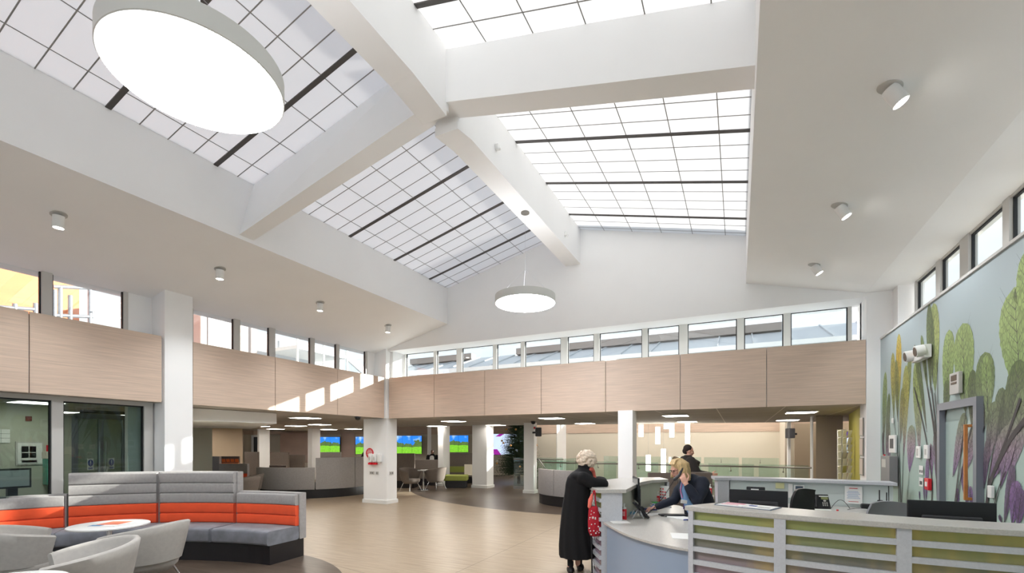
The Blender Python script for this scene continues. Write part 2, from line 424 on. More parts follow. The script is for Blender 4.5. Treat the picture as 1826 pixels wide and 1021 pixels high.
rw = [(8.76, 9.6), (7.95, 8.6), (6.87, 7.70), (6.08, 6.73), (5.03, 5.84), (4.28, 4.9), (3.2, 4.02), (2.4, 3.05), (1.3, 2.15), (.5, 1.15), (-.6, .25), (-1.45, -.8), (-2.5, -1.65), (-3.3, -2.7)]
clerestory('y', 2.6, rw, 3.50, 4.36, '', fm=FRAME)

# fascia cladding
structure(MB().box(XL - .42, XL - .04, YF, YB + .04, 2.42, 3.50).build('wall_left', WHITE))
structure(MB().box(-9.3, 2.03, YB + .04, YB + .6, 2.42, 3.50).build('wall_upper', WHITE))
tn = 1
def panel_y(y0, y1):
    global tn; tn += 1
    structure(MB().box(XL - .035, XL, y0 + .006, y1 - .006, 2.40, 3.53).build('trim_%d' % tn, WOOD, bevel=.003))
def panel_x(x0, x1):
    global tn; tn += 1
    structure(MB().box(x0 + .006, x1 - .006, YB, YB + .035, 2.395, 3.53).build('trim_%d' % tn, WOOD, bevel=.003))
for a, b in ((-4.6, -3.8), (-3.8, -2.15), (-2.15, -.5), (-.5, 1.14), (1.14, 2.783), (2.783, 4.425), (4.92, 6.57), (6.57, 8.265), (8.265, 9.93)): panel_y(a, b)
xs = [-8.77, -7.229, -5.694, -4.163, -2.624, -1.068, .491, 2.03]
for a, b in zip(xs, xs[1:]): panel_x(a, b)
# columns of the hall
def column(x0, x1, y0, y1, z1, label, sk=True, m=WHITE):
    t = thing('column', label, 'column', ((x0 + x1) / 2, (y0 + y1) / 2, 0))
    a, b = (x1 - x0) / 2, (y1 - y0) / 2
    MB().box(-a, a, -b, b, 0, z1).build('shaft', m, t)
    if sk:
        MB().sweep([(-a, -b), (-a, b), (a, b), (a, -b)], [(0.0, 0), (.028, 0), (.028, .09), (.02, .11), (0, .115)], True).build('skirting', WPLAS, t)
    return t
structure(column(-9.2, -8.80, 4.45, 4.90, 4.33, None, False))
structure(MB().box(-9.3, -9.2, 4.10, 5.10, 0, 4.33).build('wall_pier', WHITE))
structure(MB().box(-9.3, -9.2, 9.66, 10.1, 2.4, 4.33).build('wall_return', WHITE))
structure(MB().box(-9.2, -8.80, 9.955, 10.4, 2.4, 4.33).build('wall_corner', WHITE))
column(-9.68, -8.82, 10.02, 10.44, 2.42, 'broad white column at the inner corner of the hall, with red disc sign and dispensers')

# right (mural) wall
def ground_material():
    m, n, b = nodes_for('mural_ground')
    g = N(n, 'NewGeometry'); sp = N(n, 'SeparateXYZ'); n.links.new(g.outputs['Position'], sp.inputs[0])
    n.links.new(mixc(n, math_(n, 'DIVIDE', sp.outputs[2], 3.3, True), lin(172, 198, 182), lin(164, 176, 180)), b.inputs['Base Color']); b.inputs['Roughness'].default_value = .6
    return m
structure(MB().box(XR, XR + .36, YF, YB + .02, 0, 3.50).build('wall_right', ground_material()))
tn += 1; structure(MB().box(XR - .02, 2.62, YF, 9.98, 3.50, 3.53).build('trim_%d' % tn, FRAME))
# unseen front wall behind the camera, glazed to let sky light in
fw = MB()
fw.box(-9.4, 2.75, YF - .15, YF, 3.2, 7.0); fw.box(-9.4, 2.75, YF - .15, YF, 0, .15)
for x in (-9.4, -7, -4.6, -2.2, .2, 2.5): fw.box(x, x + .22, YF - .15, YF, 0, 3.3)
structure(fw.build('wall_front', WHITE))
structure(MB().box(-9.4, 2.7, YF - .09, YF - .08, .15, 3.2).build('window_front', CLEAR))
structure(MB().box(-9.35, -9.15, YF, -.0, 0, 2.45).build('wall_left_lower', WHITE))

# ------------------------------------------------------------------ low zones round the hall
A_ = (-.4406, .8977); R_ = (.8977, .4406)
def atD(px, D):                    # a point of the plan by its sight line and depth, worked out once
    u = (px - 913) / 821; return ((A_[0] + R_[0] * u) * D, (A_[1] + R_[1] * u) * D)
CEILW = WARMW
# low ceiling under the back clerestory and to the left, then the higher hall behind
lc = MB()
lc.prism([(-8.9, 10.08), (2.03, 10.08), (2.03, 10.5), (4.6, 10.5), (4.6, 17.0), (2.6, 17.9), (-12.0, 15.4), (-24, 18.6), (-24, -.6), (-8.9, -.6)], 2.40, 2.41)
lc.prism([(-9.3, 10.68), (2.2, 10.68), (2.2, 17.9), (-12.0, 15.4), (-24, 18.6), (-24, -.6), (-9.3, -.6)], 2.42, 3.2)
structure(lc.build('ceiling_low', TILE))
structure(MB().prism([(-30, 18.7), (-24, 18.5), (-12, 15.2), (2.2, 17.7), (7, 17), (7, 22.2), (-9.5, 22.2), (-24, 27), (-30, 22)], 4.5, 4.7).build('ceiling_far', WHITE))
# far walls: facets square to the view like the curved building
FW = [atD(330, 24.0), atD(452, 26.5), atD(700, 26.0), atD(850, 25.2), (-9.3, 22.0), (6.5, 22.0)]
b = MB(); b.sweep(FW, [(0, 0), (.2, 0), (.2, 2.2), (0, 2.2)]); structure(b.build('wall_far', WARMW))
b = MB(); b.sweep(FW[:5] + [(-6.4, 22)], [(-.02, 2.2), (.2, 2.2), (.2, 4.5), (-.02, 4.5)]); structure(b.build('wall_far_band', WOOD))
b = MB(); b.box(-6.4, 6.5, 21.98, 22.2, 2.2, 3.42); b.box(-6.4, 6.5, 21.98, 22.2, 4.25, 4.5)
structure(b.build('wall_far_spandrel', WOOD))
clerestory('x', 22.05, [(-6.3 + 1.28 * i, -6.3 + 1.28 * i + 1.12) for i in range(10)], 3.42, 4.25, '')
structure(MB().box(-26, -21.2, 4, 12.5, 0, 2.4).build('wall_far_left', mat('tan_paint', (186, 168, 144), .8)))
b = MB(); b.prism([(-21.3, 9.5), (-21.2, 9.5), atD(432, 22.2), (atD(432, 22.2)[0] - .1, atD(432, 22.2)[1] + .1)], 0, 2.4)
structure(b.build('wall_alcove', mat('tan_paint', (186, 168, 144), .8)))
# taupe and white partitions at far right, olive wall
structure(MB().box(1.55, 1.75, 19.6, 22.0, 0, 2.6).build('wall_side', WARMW))
b = MB(); b.prism([atD(1455, 11.6), atD(1503, 11.6), atD(1503, 11.9), atD(1455, 11.9)], 0, 2.39); structure(b.build('wall_partition', mat('grey_lining', (170, 158, 148), .7)))
b = MB(); b.prism([atD(1535, 8.7), atD(1535, 8.9), atD(1513.5, 11.2), atD(1513.5, 11.0)], 0, 2.39); structure(b.build('wall_olive', OLIVE))
structure(MB().box(4.6, 4.8, 10, 17.3, 0, 3.2).box(4.6, 4.8, 17.3, 22, 0, 4.5).build('wall_room_right', WARMW))
structure(MB().box(2.75, 4.8, 10.0, 10.1, 0, 3.2).build('wall_room_front', WARMW))
# pair of narrow door leaves in the side wall facing the void, white posts
def post(px, D, w, label, z=2.39, d=.3, mt=WHITE):
    x, y = atD(px, D); t = thing('column', label, 'column', (x, y, 0), YAW * 0)
    MB().box(-w / 2, w / 2, -d / 2, d / 2, 0, z).build('shaft', mt, t)
    MB().box(-w / 2 - .02, w / 2 + .02, -d / 2 - .02, d / 2 + .02, 0, .1).build('skirting', WPLAS, t)
    return t
def colpx(x0, xm, x1, D, label, z=2.41, m=WHITE):
    """square column: x0-xm is the face towards the hall, xm-x1 the side face"""
    P = atD(xm, D); u = lambda px: (A_[0] + R_[0] * (px - 913) / 821) / (A_[1] + R_[1] * (px - 913) / 821)
    xl = u(x0) * P[1]; yr = P[0] / u(x1)
    if P[0] > 0 or x1 <= xm: yr = P[1] + .35
    return column(xl, P[0], P[1], max(P[1] + .15, min(yr, P[1] + 1.2)), z, label, True, m)
colpx(781, 790, 802, 18.35, 'slim white column standing at the far edge of the low ceiling, left of a twin-edged one', 2.4)
colpx(842, 868, 880, 17.4, 'wide white column standing left of the decorated fir tree', 2.4)
colpx(459, 462, 481, 22.5, 'white column behind the grey booths at the far left', 2.4)
colpx(549, 556, 571, 21.5, 'white column behind the curved high-backed booth', 2.4)
colpx(934, 952, 957, 15.6, 'white column with a black speaker and a red beacon by the fir tree', 2.4)
colpx(992, 993, 1010, 20.0, 'pale column against the far wall behind the glass balustrade', 4.45)
colpx(1102, 1128, 1135, 9.7, 'wide white column behind the elderly woman and the counter', 2.4)
colpx(762, 763, 769, 22.0, 'thin white post between the meadow screens', 4.4)
colpx(1396, 1400, 1404, 18.6, 'thin pale post at the right end of the far wall', 4.4)
colpx(1405, 1410, 1418, 14.6, 'narrow bright post carrying a black speaker', 2.4)
colpx(1448, 1450, 1456, 11.8, 'white door post edge beside the taupe partition', 2.4)
# bulkhead dropped below the left ceiling
structure(MB().prism([(-9.6, 4.9), (-9.5, 7.1), (-13.5, 9.2), (-14.5, 7.0)], 2.15, 2.39).build('ceiling_bulkhead', WHITE))

# recessed ceiling lights of the low zones
def ceil_light(x, y, lab, i=[0], rz=0):
    t = thing('ceiling_light', lab, 'ceiling light', (x, y, 2.385), rz, 'recessed lights in the low ceiling')
    MB().box(-.3, .3, -.3, .3, -.012, 0).build('frame', WPLAS, t)
    MB().box(-.27, .27, -.27, .27, -.016, -.01).build('diffuser', CEILL, t)
    return t
CL = [(-10.38, 8.62, 'square ceiling light just behind the left cladding, above the curved booth'),
      (-17.06, 11.98, 'square ceiling light in front of the alcove at far left'),
      (-15.4, 12.35, 'square ceiling light above the far grey booths'),
      (-13.59, 11.89, 'square ceiling light beyond the nearest one on the left'),
      (-18.0, 16.3, 'small-looking ceiling light over the leftmost meadow screen'),
      (-16.3, 16.2, 'ceiling light in front of the second meadow screen'),
      (-19.6, 14.6, 'ceiling light above the white column at far left'),
      (-13.06, 8.61, 'ceiling light tucked behind the dropped bulkhead'),
      (-20.2, 12.3, 'leftmost ceiling light, near the tan wall'),
      (-7.85, 11.92, 'ceiling light right of the corner column, near the cladding'),
      (-10.66, 15.0, 'ceiling light above the slim far column'),
      (-8.11, 15.14, 'ceiling light above the wide column by the fir tree'),
      (-4.52, 11.65, 'ceiling light near the cladding, left of the pendants'),
      (-4.68, 15.2, 'ceiling light above the curved grey seat'),
      (-1.375, 11.95, 'ceiling light nearest above the woman on the phone'),
      (-1.43, 15.4, 'ceiling light beside the hanging tubes'),
      (1.24, 11.88, 'bright ceiling light at the right, nearest the olive wall'),
      (1.3, 15.66, 'ceiling light behind the rightmost one')]
for x, y, l in CL: ceil_light(x, y, l)
for x, y, l in ((-10.5, 3.4, 'ceiling light behind the left glass near the double door'), (-13.2, 4.6, 'ceiling light of the lobby beyond the double door'), (-13.4, 6.0, 'farther ceiling light of the lobby beyond the double door')): ceil_light(x, y, l)
for x, y in ((-16, 20), (-12, 19.5), (-8, 20.6), (-4, 20.4), (0, 20.4), (3.2, 18.6), (-2, 18.6)):  # lamps added out of view to brighten the far wall
    t = ceil_light(x, y, 'ceiling light of the high far hall'); t.location.z = 4.49; t.scale = (1.8, 1.8, 1); t['group'] = 'lights of the high far hall'

UPL = mat('uplight_diffuser', (250, 251, 253), .5, emit=4)  # glow added on top of the lamp drums to brighten upstands and gable
# hanging disc lamps
def disc_lamp(x, y, lab):
    t = thing('disc_pendant_lamp', lab, 'pendant lamp', (x, y, 4.154), 0, 'round disc lamps under the ridge beam')
    MB().lathe([(.525, 0), (.53, .005), (.53, .135), (.52, .14), (.05, .14)], n=72).build('drum', mat('lamp_drum', (206, 206, 202), .5), t, smooth=40)
    MB().lathe([(.516, .004), (.516, -.004), (.01, -.004)], n=72).build('diffuser', LAMP, t, smooth=40)
    MB().lathe([(.49, .141), (.49, .146), (.06, .146), (.06, .141)], n=48).build('uplight_diffuser', UPL, t, smooth=40)
    MB().lathe([(.012, -.016), (.075, -.016), (.075, 0), (.01, 0)], (0, 0, 5.755 - 4.154), 32).build('canopy', STEEL, t, smooth=40)
    m = MB(); m.tube([(0, 0, .14), (0, 0, 1.59)], .0015, 5)
    for k in range(3):
        a = 2.1 * k; m.tube([(.45 * math.cos(a), .45 * math.sin(a), .14), (0, 0, .6)], .0012, 5)
    m.build('suspension_wire', CHROME, t)
    return t
disc_lamp(-3.36, 7.37, 'smaller-looking round disc lamp hanging above the far half of the hall')
disc_lamp(-3.30, 1.87, 'huge-looking round glowing disc lamp hanging nearest, before the left skylight')
# spot lights
def spotlight(x, y, tilt, lab):
    z = zsof(x); t = thing('spotlight', lab, 'spotlight', (x, y, z), 0, 'cylindrical spots on the sloping soffits')
    s_ = SL if x > XC else -SL
    m = MB(); m.lathe([(.085, .012), (.085, -.006), (.06, -.006)], n=32); m.v = [(p[0], p[1], p[2] - s_ * p[0]) for p in m.v]
    m.build('ring', FRAME, t, smooth=40)
    d = Vector((tilt, 0, -1)).normalized(); q = Vector((0, 0, -.02))
    m = MB(); m.tube([q, q + d * .15], .06, 28); m.build('barrel', WPLAS, t, smooth=40)
    m = MB(); m.tube([q + d * .146, q + d * .153], .05, 28); m.build('lens', SPOT, t, smooth=40)
    L = bpy.data.lights.new('spot_beam', 'SPOT'); L.energy = 60 if x < XC else 48; L.spot_size = 1.9; L.spot_blend = .8; L.shadow_soft_size = .05; L.color = (.95, .98, 1)
    lo = bpy.data.objects.new('spot_beam', L); COL.objects.link(lo); lo.parent = t; lo.location = q + d * .17; lo.rotation_euler = d.to_track_quat('-Z', 'Y').to_euler()
for y, l in ((2.7, 'nearest'), (4.72, 'second'), (6.76, 'third'), (8.8, 'farthest')):
    spotlight(-7.71, y, -.05, l + ' white spot on the left soffit, counted from the camera')
for y, l in ((4.68, 'nearest, largest'), (6.74, 'middle'), (8.8, 'farthest')):
    spotlight(1.10, y, .55, l + ' tilted white spot on the right soffit')
# small detector boxes on the ridge beam side
for y, z, l in ((5.98, 6.05, 'small white sensor on the ridge beam nearest the crossing'), (8.98, 6.0, 'small white sensor on the far end of the ridge beam')):
    t = thing('sensor', l, 'sensor', (-3.2, y, z)); MB().box(0, .05, -.03, .03, -.04, .04).build('housing', WPLAS, t, bevel=.008)
    MB().ball((.06, 0, -.035), .022, 12).build('eye', WPLAS, t, smooth=60)

# glowing tube pendants over the stair void
for px_, ya, yb, l in ((1143, 757, 778, 'short glowing tube pendant leftmost by the wide column'), (1173, 761, 791, 'glowing tube pendant second from the left'),
        (1188, 748, 764, 'short glowing tube pendant highest in the middle'), (1198, 752, 779, 'glowing tube pendant right of the middle'),
        (1226, 750, 790, 'long glowing tube pendant at the right'), (1156, 811, 839, 'lowest glowing tube pendant at the left'), (1183, 800, 842, 'low long glowing tube pendant above the blond woman')):
    D = 16.2; x, y = atD(px_, D); z0 = 1.7 - (yb - 790) * D / 821; z1 = 1.7 - (ya - 790) * D / 821
    t = thing('tube_pendant', l, 'pendant lamp', (x, y, z0), 0, 'glowing tube pendants')
    MB().lathe([(.01, 0), (.075, 0), (.08, .01), (.08, z1 - z0 - .01), (.075, z1 - z0), (.01, z1 - z0)], n=20).build('tube', PEND, t, smooth=40)
    MB().tube([(0, 0, z1 - z0), (0, 0, 4.5 - z0)], .004, 5).build('cord', STEEL, t)

# ------------------------------------------------------------------ outside the windows
ROOFM = mat('pale_roof_sheet', (176, 180, 184), .5, noise_amt=.05, nscale=.6)
t = thing('neighbouring_roof', 'pale standing-seam roof seen through the back clerestory', 'roof', (-3, 15.6, 3.34))
MB().hexa([(-14, 0, 1.3), (9.5, 0, 1.3), (9.5, 2.6, 2.2), (-14, 2.6, 2.2)], [(-14, 0, 1.36), (9.5, 0, 1.36), (9.5, 2.6, 2.26), (-14, 2.6, 2.26)]).build('roof_sheet', ROOFM, t)
m = MB()
for i in range(24): m.hexa([(-13.6 + i, 0, 1.36), (-13.56 + i, 0, 1.36), (-13.56 + i, 2.6, 2.26), (-13.6 + i, 2.6, 2.26)], [(-13.6 + i, 0, 1.41), (-13.56 + i, 0, 1.41), (-13.56 + i, 2.6, 2.31), (-13.6 + i, 2.6, 2.31)])
m.build('standing_seams', ROOFM, t)
MB().box(-5.4, 4.3, 1.9, 2.3, 2.1, 2.36).box(-11, -7.6, 1.9, 2.3, 2.1, 2.36).build('ridge_vent', mat('brown_grey_metal', (138, 130, 124), .6), t)
MB().box(-14.1, 9.6, -.12, .02, 1.2, 1.34).build('gutter', FRAMEL, t)
MB().box(-14, 9.5, .1, .2, 0, 1.3).build('wall', mat('pale_render', (186, 186, 186), .8), t)
t = thing('brick_building', 'orange brick facade seen through the left clerestory', 'building', (-17, 2, 0))
MB().box(-3, 0, -14, 4.4, 3.4, 10.5).build('facade', mat('orange_brick', (206, 126, 86), .85, noise_amt=.06, nscale=1.5, stretch=(1, 1, 4)), t)
GALV = mat('galvanised_steel', (150, 152, 156), .4, .6)
t = thing('scaffold', 'galvanised scaffold tubes outside the left clerestory', 'scaffold', (-14.2, 5.0, 3.3))
for (y, z0, z1) in ((-.1, 0, 1.95), (.0, 0, 2.05), (.18, 0, 1.9), (.55, 0, 2.3), (-.42, 0, 1.55), (-.75, 0, 1.45)):
    MB().tube([(0, y, z0 + .02), (0, y, z1)], .045, 10).build('upright_tube', GALV, t, smooth=60)
for (za, zb, y0, y1) in ((2.02, 2.2, -.12, .6), (1.36, 1.5, -.12, .6), (1.3, 1.42, -1.1, -.4)):
    MB().tube([(0, y0, za), (0, y1, zb)], .04, 10).build('rail_tube', GALV, t, smooth=60)
for (za, zb, y0, y1) in ((1.62, 1.55, .6, 1.5), (.9, 1.5, 1.1, 1.5)):
    MB().tube([(.1, y0, za), (.1, y1, zb)], .025, 8).build('white_rail', FRAMEL, t, smooth=60)
t = thing('site_cabin', 'cream site cabin seen through the left clerestory behind the pillar', 'cabin', (-15.5, 9.2, 3.32))
MB().box(-1.5, 1.0, -.9, .9, 0, 2.9).build('body', mat('cream_sheet', (186, 168, 158), .6), t)
MB().box(1.0, 1.03, -.7, .1, .2, 2.7).build('door', mat('cream_door', (196, 186, 182), .6), t)
MB().box(-1.6, 1.1, -1.0, 1.0, 2.9, 3.0).build('roof', mat('cream_door', (196, 186, 182), .6), t)
t = thing('access_platform', 'white access platform and stair outside the left clerestory', 'platform', (-14.0, 11.4, 3.32))
MB().box(-1, .6, -.6, 1.6, 1.6, 1.72).build('deck', FRAMEL, t)
for y in (-.6, .5, 1.6): MB().tube([(.6, y, 0), (.6, y, 2.8)], .04, 8).build('post', FRAMEL, t)
MB().hexa([(.5, 1.6, 1.6), (.6, 1.6, 1.6), (.6, 4.6, 0), (.5, 4.6, 0)], [(.5, 1.6, 1.9), (.6, 1.6, 1.9), (.6, 4.6, .3), (.5, 4.6, .3)]).build('stair_stringer', FRAMEL, t)
MB().box(-2.5, -1.2, -.8, 3.2, 0, 2.3).build('plant_housing', mat('pale_render', (186, 186, 186), .8), t)
structure(MB().box(-27, -9.4, -5, 30, 3.22, 3.3).build('roof_left', ROOFM))
structure(MB().prism([(-9.4, 10.72), (2.6, 10.72), (2.6, 17.5), (-9.4, 16)], 3.25, 3.33).build('roof_back', ROOFM))

# ------------------------------------------------------------------ leaf mural
def leaf_material():
    m, n, b = nodes_for('printed_leaf')
    g = N(n, 'NewGeometry'); sp = N(n, 'SeparateXYZ'); n.links.new(g.outputs['Position'], sp.inputs[0])
    at = N(n, 'Attribute'); at.attribute_name = 'tone'; at.attribute_type = 'GEOMETRY'
    hr = N(n, 'ValToRGB'); e = hr.color_ramp.elements
    zz = math_(n, 'DIVIDE', sp.outputs[2], 3.6)
    e[0].position = .28; e[0].color = lin(138, 100, 164)
    e[1].position = .78; e[1].color = lin(172, 192, 122)
    for p, cc in ((.38, (152, 118, 168)), (.46, (178, 158, 172)), (.54, (160, 170, 138)), (.66, (150, 174, 108))):
        q = e.new(p); q.color = lin(*cc)
    n.links.new(zz, hr.inputs[0])
    q = N(n, 'Mapping'); q.inputs['Scale'].default_value = (1, 1, .55); n.links.new(g.outputs['Position'], q.inputs[0])
    v = N(n, 'TexVoronoi'); v.feature = 'DISTANCE_TO_EDGE'; v.inputs['Scale'].default_value = 26; n.links.new(q.outputs[0], v.inputs['Vector'])
    v2 = N(n, 'TexVoronoi'); v2.feature = 'DISTANCE_TO_EDGE'; v2.inputs['Scale'].default_value = 9; n.links.new(q.outputs[0], v2.inputs['Vector'])
    k = math_(n, 'MULTIPLY', math_(n, 'MULTIPLY', v.outputs[0], 7.0, True), math_(n, 'ADD', math_(n, 'MULTIPLY', v2.outputs[0], 6.0, True), .35, True))
    k = math_(n, 'ADD', math_(n, 'MULTIPLY', k, .5), .5, True)
    col = mixc(n, at.outputs['Fac'], hr.outputs[0], mixc(n, .7, hr.outputs[0], lin(50, 52, 46)))
    yel = N(n, 'Attribute'); yel.attribute_name = 'yellow'
    col = mixc(n, yel.outputs['Fac'], col, lin(228, 188, 70))
    col = mixc(n, k, mixc(n, .85, col, lin(46, 44, 48)), col)
    n.links.new(col, b.inputs['Base Color']); b.inputs['Roughness'].default_value = .6
    b.inputs['Alpha'].default_value = .82
    return m
LEAF = leaf_material(); STEM = mat('printed_stem', (70, 64, 66), .6)
def wallYZ(px, py):
    u = (px - 913) / 821; dx = A_[0] + R_[0] * u; dy = A_[1] + R_[1] * u; t = XR / dx
    return (dy * t, 1.7 + (790 - py) / 821 * t)
class Mural:
    def __init__(s): s.mb = MB(); s.tone = []; s.yel = []; s.k = 0
    def leaf(s, tip, base, w, tone=0, yel=0, bend=0, fat=.5):
        s.k += 1; x = XR - .001 - .00013 * s.k
        T = Vector(wallYZ(*tip)); B_ = Vector(wallYZ(*base)); d = B_ - T; L = d.length; d /= L; nn = Vector((-d.y, d.x)); n = 26
        o = len(s.mb.v); vs = []; fs = []
        for i in range(n + 1):
            t = i / n; wd = w / 2 * (math.sin(PI * t ** (.62 + .3 * (fat - .5))) ** .8 if 0 < t < 1 else 0)
            wd *= 1 + .03 * math.sin(t * 60 + s.k)
            c_ = T + d * (L * t) + nn * bend * math.sin(PI * t)
            vs += [(x, c_.x + nn.x * wd, c_.y + nn.y * wd), (x, c_.x - nn.x * wd, c_.y - nn.y * wd)]
        for i in range(n): fs.append((2 * i, 2 * i + 1, 2 * i + 3, 2 * i + 2))
        s.mb.mi = 0; s.mb.add(vs, fs); s.tone += [tone] * len(vs); s.yel += [yel * max(0, 1 - abs(i / n - .3) * 1.6) for i in range(n + 1) for _ in (0, 1)]
        # midrib and side veins
        s.mb.mi = 1
        pts = [T + d * (L * t) + nn * bend * math.sin(PI * t) for t in [i / 10 for i in range(11)]]
        s.ribbon(pts, [.001 + .006 * i / 10 for i in range(11)], x - .00006)
        for i in range(2, 9):
            for sg in (-1, 1):
                wd = w / 2 * math.sin(PI * (i / 10) ** .62) ** .8
                a = pts[i]; e_ = a + nn * sg * wd * .85 - d * wd * 1.1; mid = (a + e_) / 2 + d * wd * .12
                s.ribbon([a, mid, e_], [.0028, .0018, .0006], x - .00006)
        s.mb.mi = 0
    def ribbon(s, pts, ws, x):
        vs = []; fs = []
        for i, p in enumerate(pts):
            t = (pts[min(i + 1, len(pts) - 1)] - pts[max(i - 1, 0)]).normalized(); q = Vector((-t.y, t.x)) * ws[i]
            vs += [(x, p.x + q.x, p.y + q.y), (x, p.x - q.x, p.y - q.y)]
        for i in range(len(pts) - 1): fs.append((2 * i, 2 * i + 1, 2 * i + 3, 2 * i + 2))
        s.mb.add(vs, fs); s.tone += [0] * len(vs); s.yel += [0] * len(vs)
    def stem(s, pts, w0, w1):
        s.k += 1; P = crom([Vector(wallYZ(*p)) for p in pts], 8); s.mb.mi = 1
        n = len(P) - 1; s.ribbon(P, [w0 + (w1 - w0) * i / n for i in range(n + 1)], XR - .001 - .00013 * s.k); s.mb.mi = 0
MU = Mural()
for a in [  # tip, base, width, tone, yellow, bend
    ((1579, 662), (1575, 800), .26, .2, 0, 0), ((1584, 745), (1586, 850), .22, .3, 0, 0), ((1592, 628), (1594, 748), .25, .25, .5, 0), ((1603, 594), (1602, 735), .27, 0, .95, 0), ((1598, 640), (1601, 752), .2, .7, .2, 0),
    ((1624, 628), (1612, 800), .22, .55, .1, .03), ((1616, 650), (1612, 812), .3, 0, .4, 0), ((1634, 640), (1640, 812), .34, 0, .1, 0), ((1631, 614), (1653, 770), .17, .85, 0, -.02),
    ((1643, 597), (1655, 700), .13, .6, 0, 0), ((1665, 540), (1668, 700), .34, .1, .15, 0), ((1657, 541), (1660, 700), .22, .85, 0, 0), ((1661, 560), (1664, 684), .16, .9, 0, 0),
    ((1693, 587), (1688, 735), .34, 0, 0, 0), ((1690, 676), (1686, 745), .2, .7, 0, 0), ((1717, 576), (1722, 735), .50, 0, 0, 0), ((1735, 658), (1733, 760), .22, .75, 0, 0), ((1757, 627), (1756, 765), .40, .5, 0, 0), ((1758, 632), (1764, 760), .2, 0, 0, 0),
    ((1809, 512), (1822, 715), .60, 0, 0, 0), ((1811, 515), (1822, 545), .12, .8, 0, 0), ((1834, 440), (1850, 640), .45, .1, 0, 0), ((1789, 690), (1776, 800), .24, .6, 0, 0), ((1800, 690), (1786, 830), .26, .9, 0, 0),
    ((1822, 640), (1795, 800), .36, .75, 0, 0), ((1832, 690), (1800, 850), .3, .3, 0, 0), ((1774, 715), (1762, 830), .22, .5, 0, 0),
    ((1627, 757), (1622, 842), .36, 0, 0, 0), ((1610, 690), (1606, 790), .2, .5, .3, 0), ((1586, 700), (1580, 820), .2, .6, 0, 0), ((1574, 770), (1578, 850), .12, .6, 0, 0), ((1582, 785), (1590, 850), .14, .4, 0, 0),
    ((1660, 790), (1662, 850), .16, .1, 0, 0), ((1668, 770), (1671, 860), .16, .4, 0, 0), ((1640, 875), (1641, 893), .05, .4, 0, 0), ((1648, 866), (1649, 893), .06, .3, 0, 0), ((1655, 815), (1652, 893), .13, .1, 0, 0), ((1676, 875), (1679, 900), .07, .2, 0, 0),
    ((1722, 735), (1700, 850), .22, .2, 0, 0), ((1741, 760), (1716, 850), .24, .1, 0, 0), ((1717, 830), (1728, 910), .16, .5, 0, 0), ((1731, 866), (1735, 910), .1, 0, 0, 0), ((1708, 870), (1710, 910), .08, .1, 0, 0),
    ((1763, 780), (1756, 870), .12, .7, 0, 0), ((1808, 760), (1766, 860), .26, .2, 0, .02), ((1784, 790), (1782, 845), .12, .2, 0, 0), ((1812, 742), (1785, 870), .2, .2, 0, 0), ((1809, 828), (1792, 932), .14, .75, 0, 0), ((1817, 857), (1806, 935), .2, .1, 0, 0), ((1783, 918), (1788, 932), .05, .5, 0, 0), ((1824, 870), (1816, 940), .18, .5, 0, 0)]:
    MU.leaf(*a)
for a in [([(1575, 760), (1577, 840), (1590, 905)], .006, .018), ([(1594, 740), (1602, 820), (1604, 920)], .006, .02), ([(1602, 735), (1605, 830), (1608, 925)], .006, .022), ([(1612, 790), (1610, 860), (1608, 925)], .006, .016),
          ([(1622, 842), (1619, 880), (1618, 905)], .004, .012), ([(1631, 690), (1650, 770), (1662, 850), (1663, 900)], .014, .014), ([(1655, 690), (1668, 780), (1674, 895)], .014, .034), ([(1662, 690), (1671, 780), (1675, 895)], .012, .03),
          ([(1668, 700), (1676, 790), (1677, 895)], .012, .026), ([(1688, 730), (1682, 800), (1678, 895)], .01, .02), ([(1672, 640), (1674, 760), (1678, 890)], .006, .016), ([(1724, 735), (1712, 830), (1704, 900)], .006, .016), ([(1740, 740), (1725, 800), (1706, 900)], .006, .012),
          ([(1836, 740), (1800, 790), (1768, 860), (1758, 930)], .03, .024), ([(1822, 710), (1790, 800), (1765, 860)], .02, .014), ([(1776, 790), (1764, 860), (1760, 930)], .008, .018), ([(1795, 840), (1780, 880), (1770, 935)], .006, .012), ([(1757, 760), (1750, 800), (1742, 900)], .006, .006)]:
    MU.stem(*a)
mo = MU.mb.build('leaf_mural', [LEAF, STEM], loc=(0, 0, 0))
for nm, arr in (('tone', MU.tone), ('yellow', MU.yel)):
    at = mo.data.attributes.new(nm, 'FLOAT', 'POINT'); at.data.foreach_set('value', arr)
tag(mo, 'large printed mural of skeleton leaves, green above and purple below, covering the right wall', 'mural')

# door flush in the mural wall
t = thing('door_1', kind='structure', loc=(XR, 6.79, 0))
y0, y1, zt = 6.27 - 6.79, 7.30 - 6.79, 2.178
MB().box(-.06, .0, y1 - .075, y1, 0, zt).build('frame_jamb', DOORG, t); MB().box(-.06, .0, y0, y0 + .075, 0, zt).build('frame_jamb', DOORG, t)
MB().box(-.06, .0, y0 + .075, y1 - .075, zt - .085, zt).build('frame_head', DOORG, t)
MB().box(-.035, -.024, y0 + .075, y0 + .088, 0, zt - .085).build('stop', FRAMEL, t)
h = MB(); h.box(-.085, -.055, y0 + .20, y0 + .225, 1.1, 1.9); h.box(-.055, -.02, y0 + .20, y0 + .225, 1.1, 1.13); h.box(-.055, -.02, y0 + .20, y0 + .225, 1.87, 1.9)
h.build('pull_handle', OAK, t, bevel=.004)

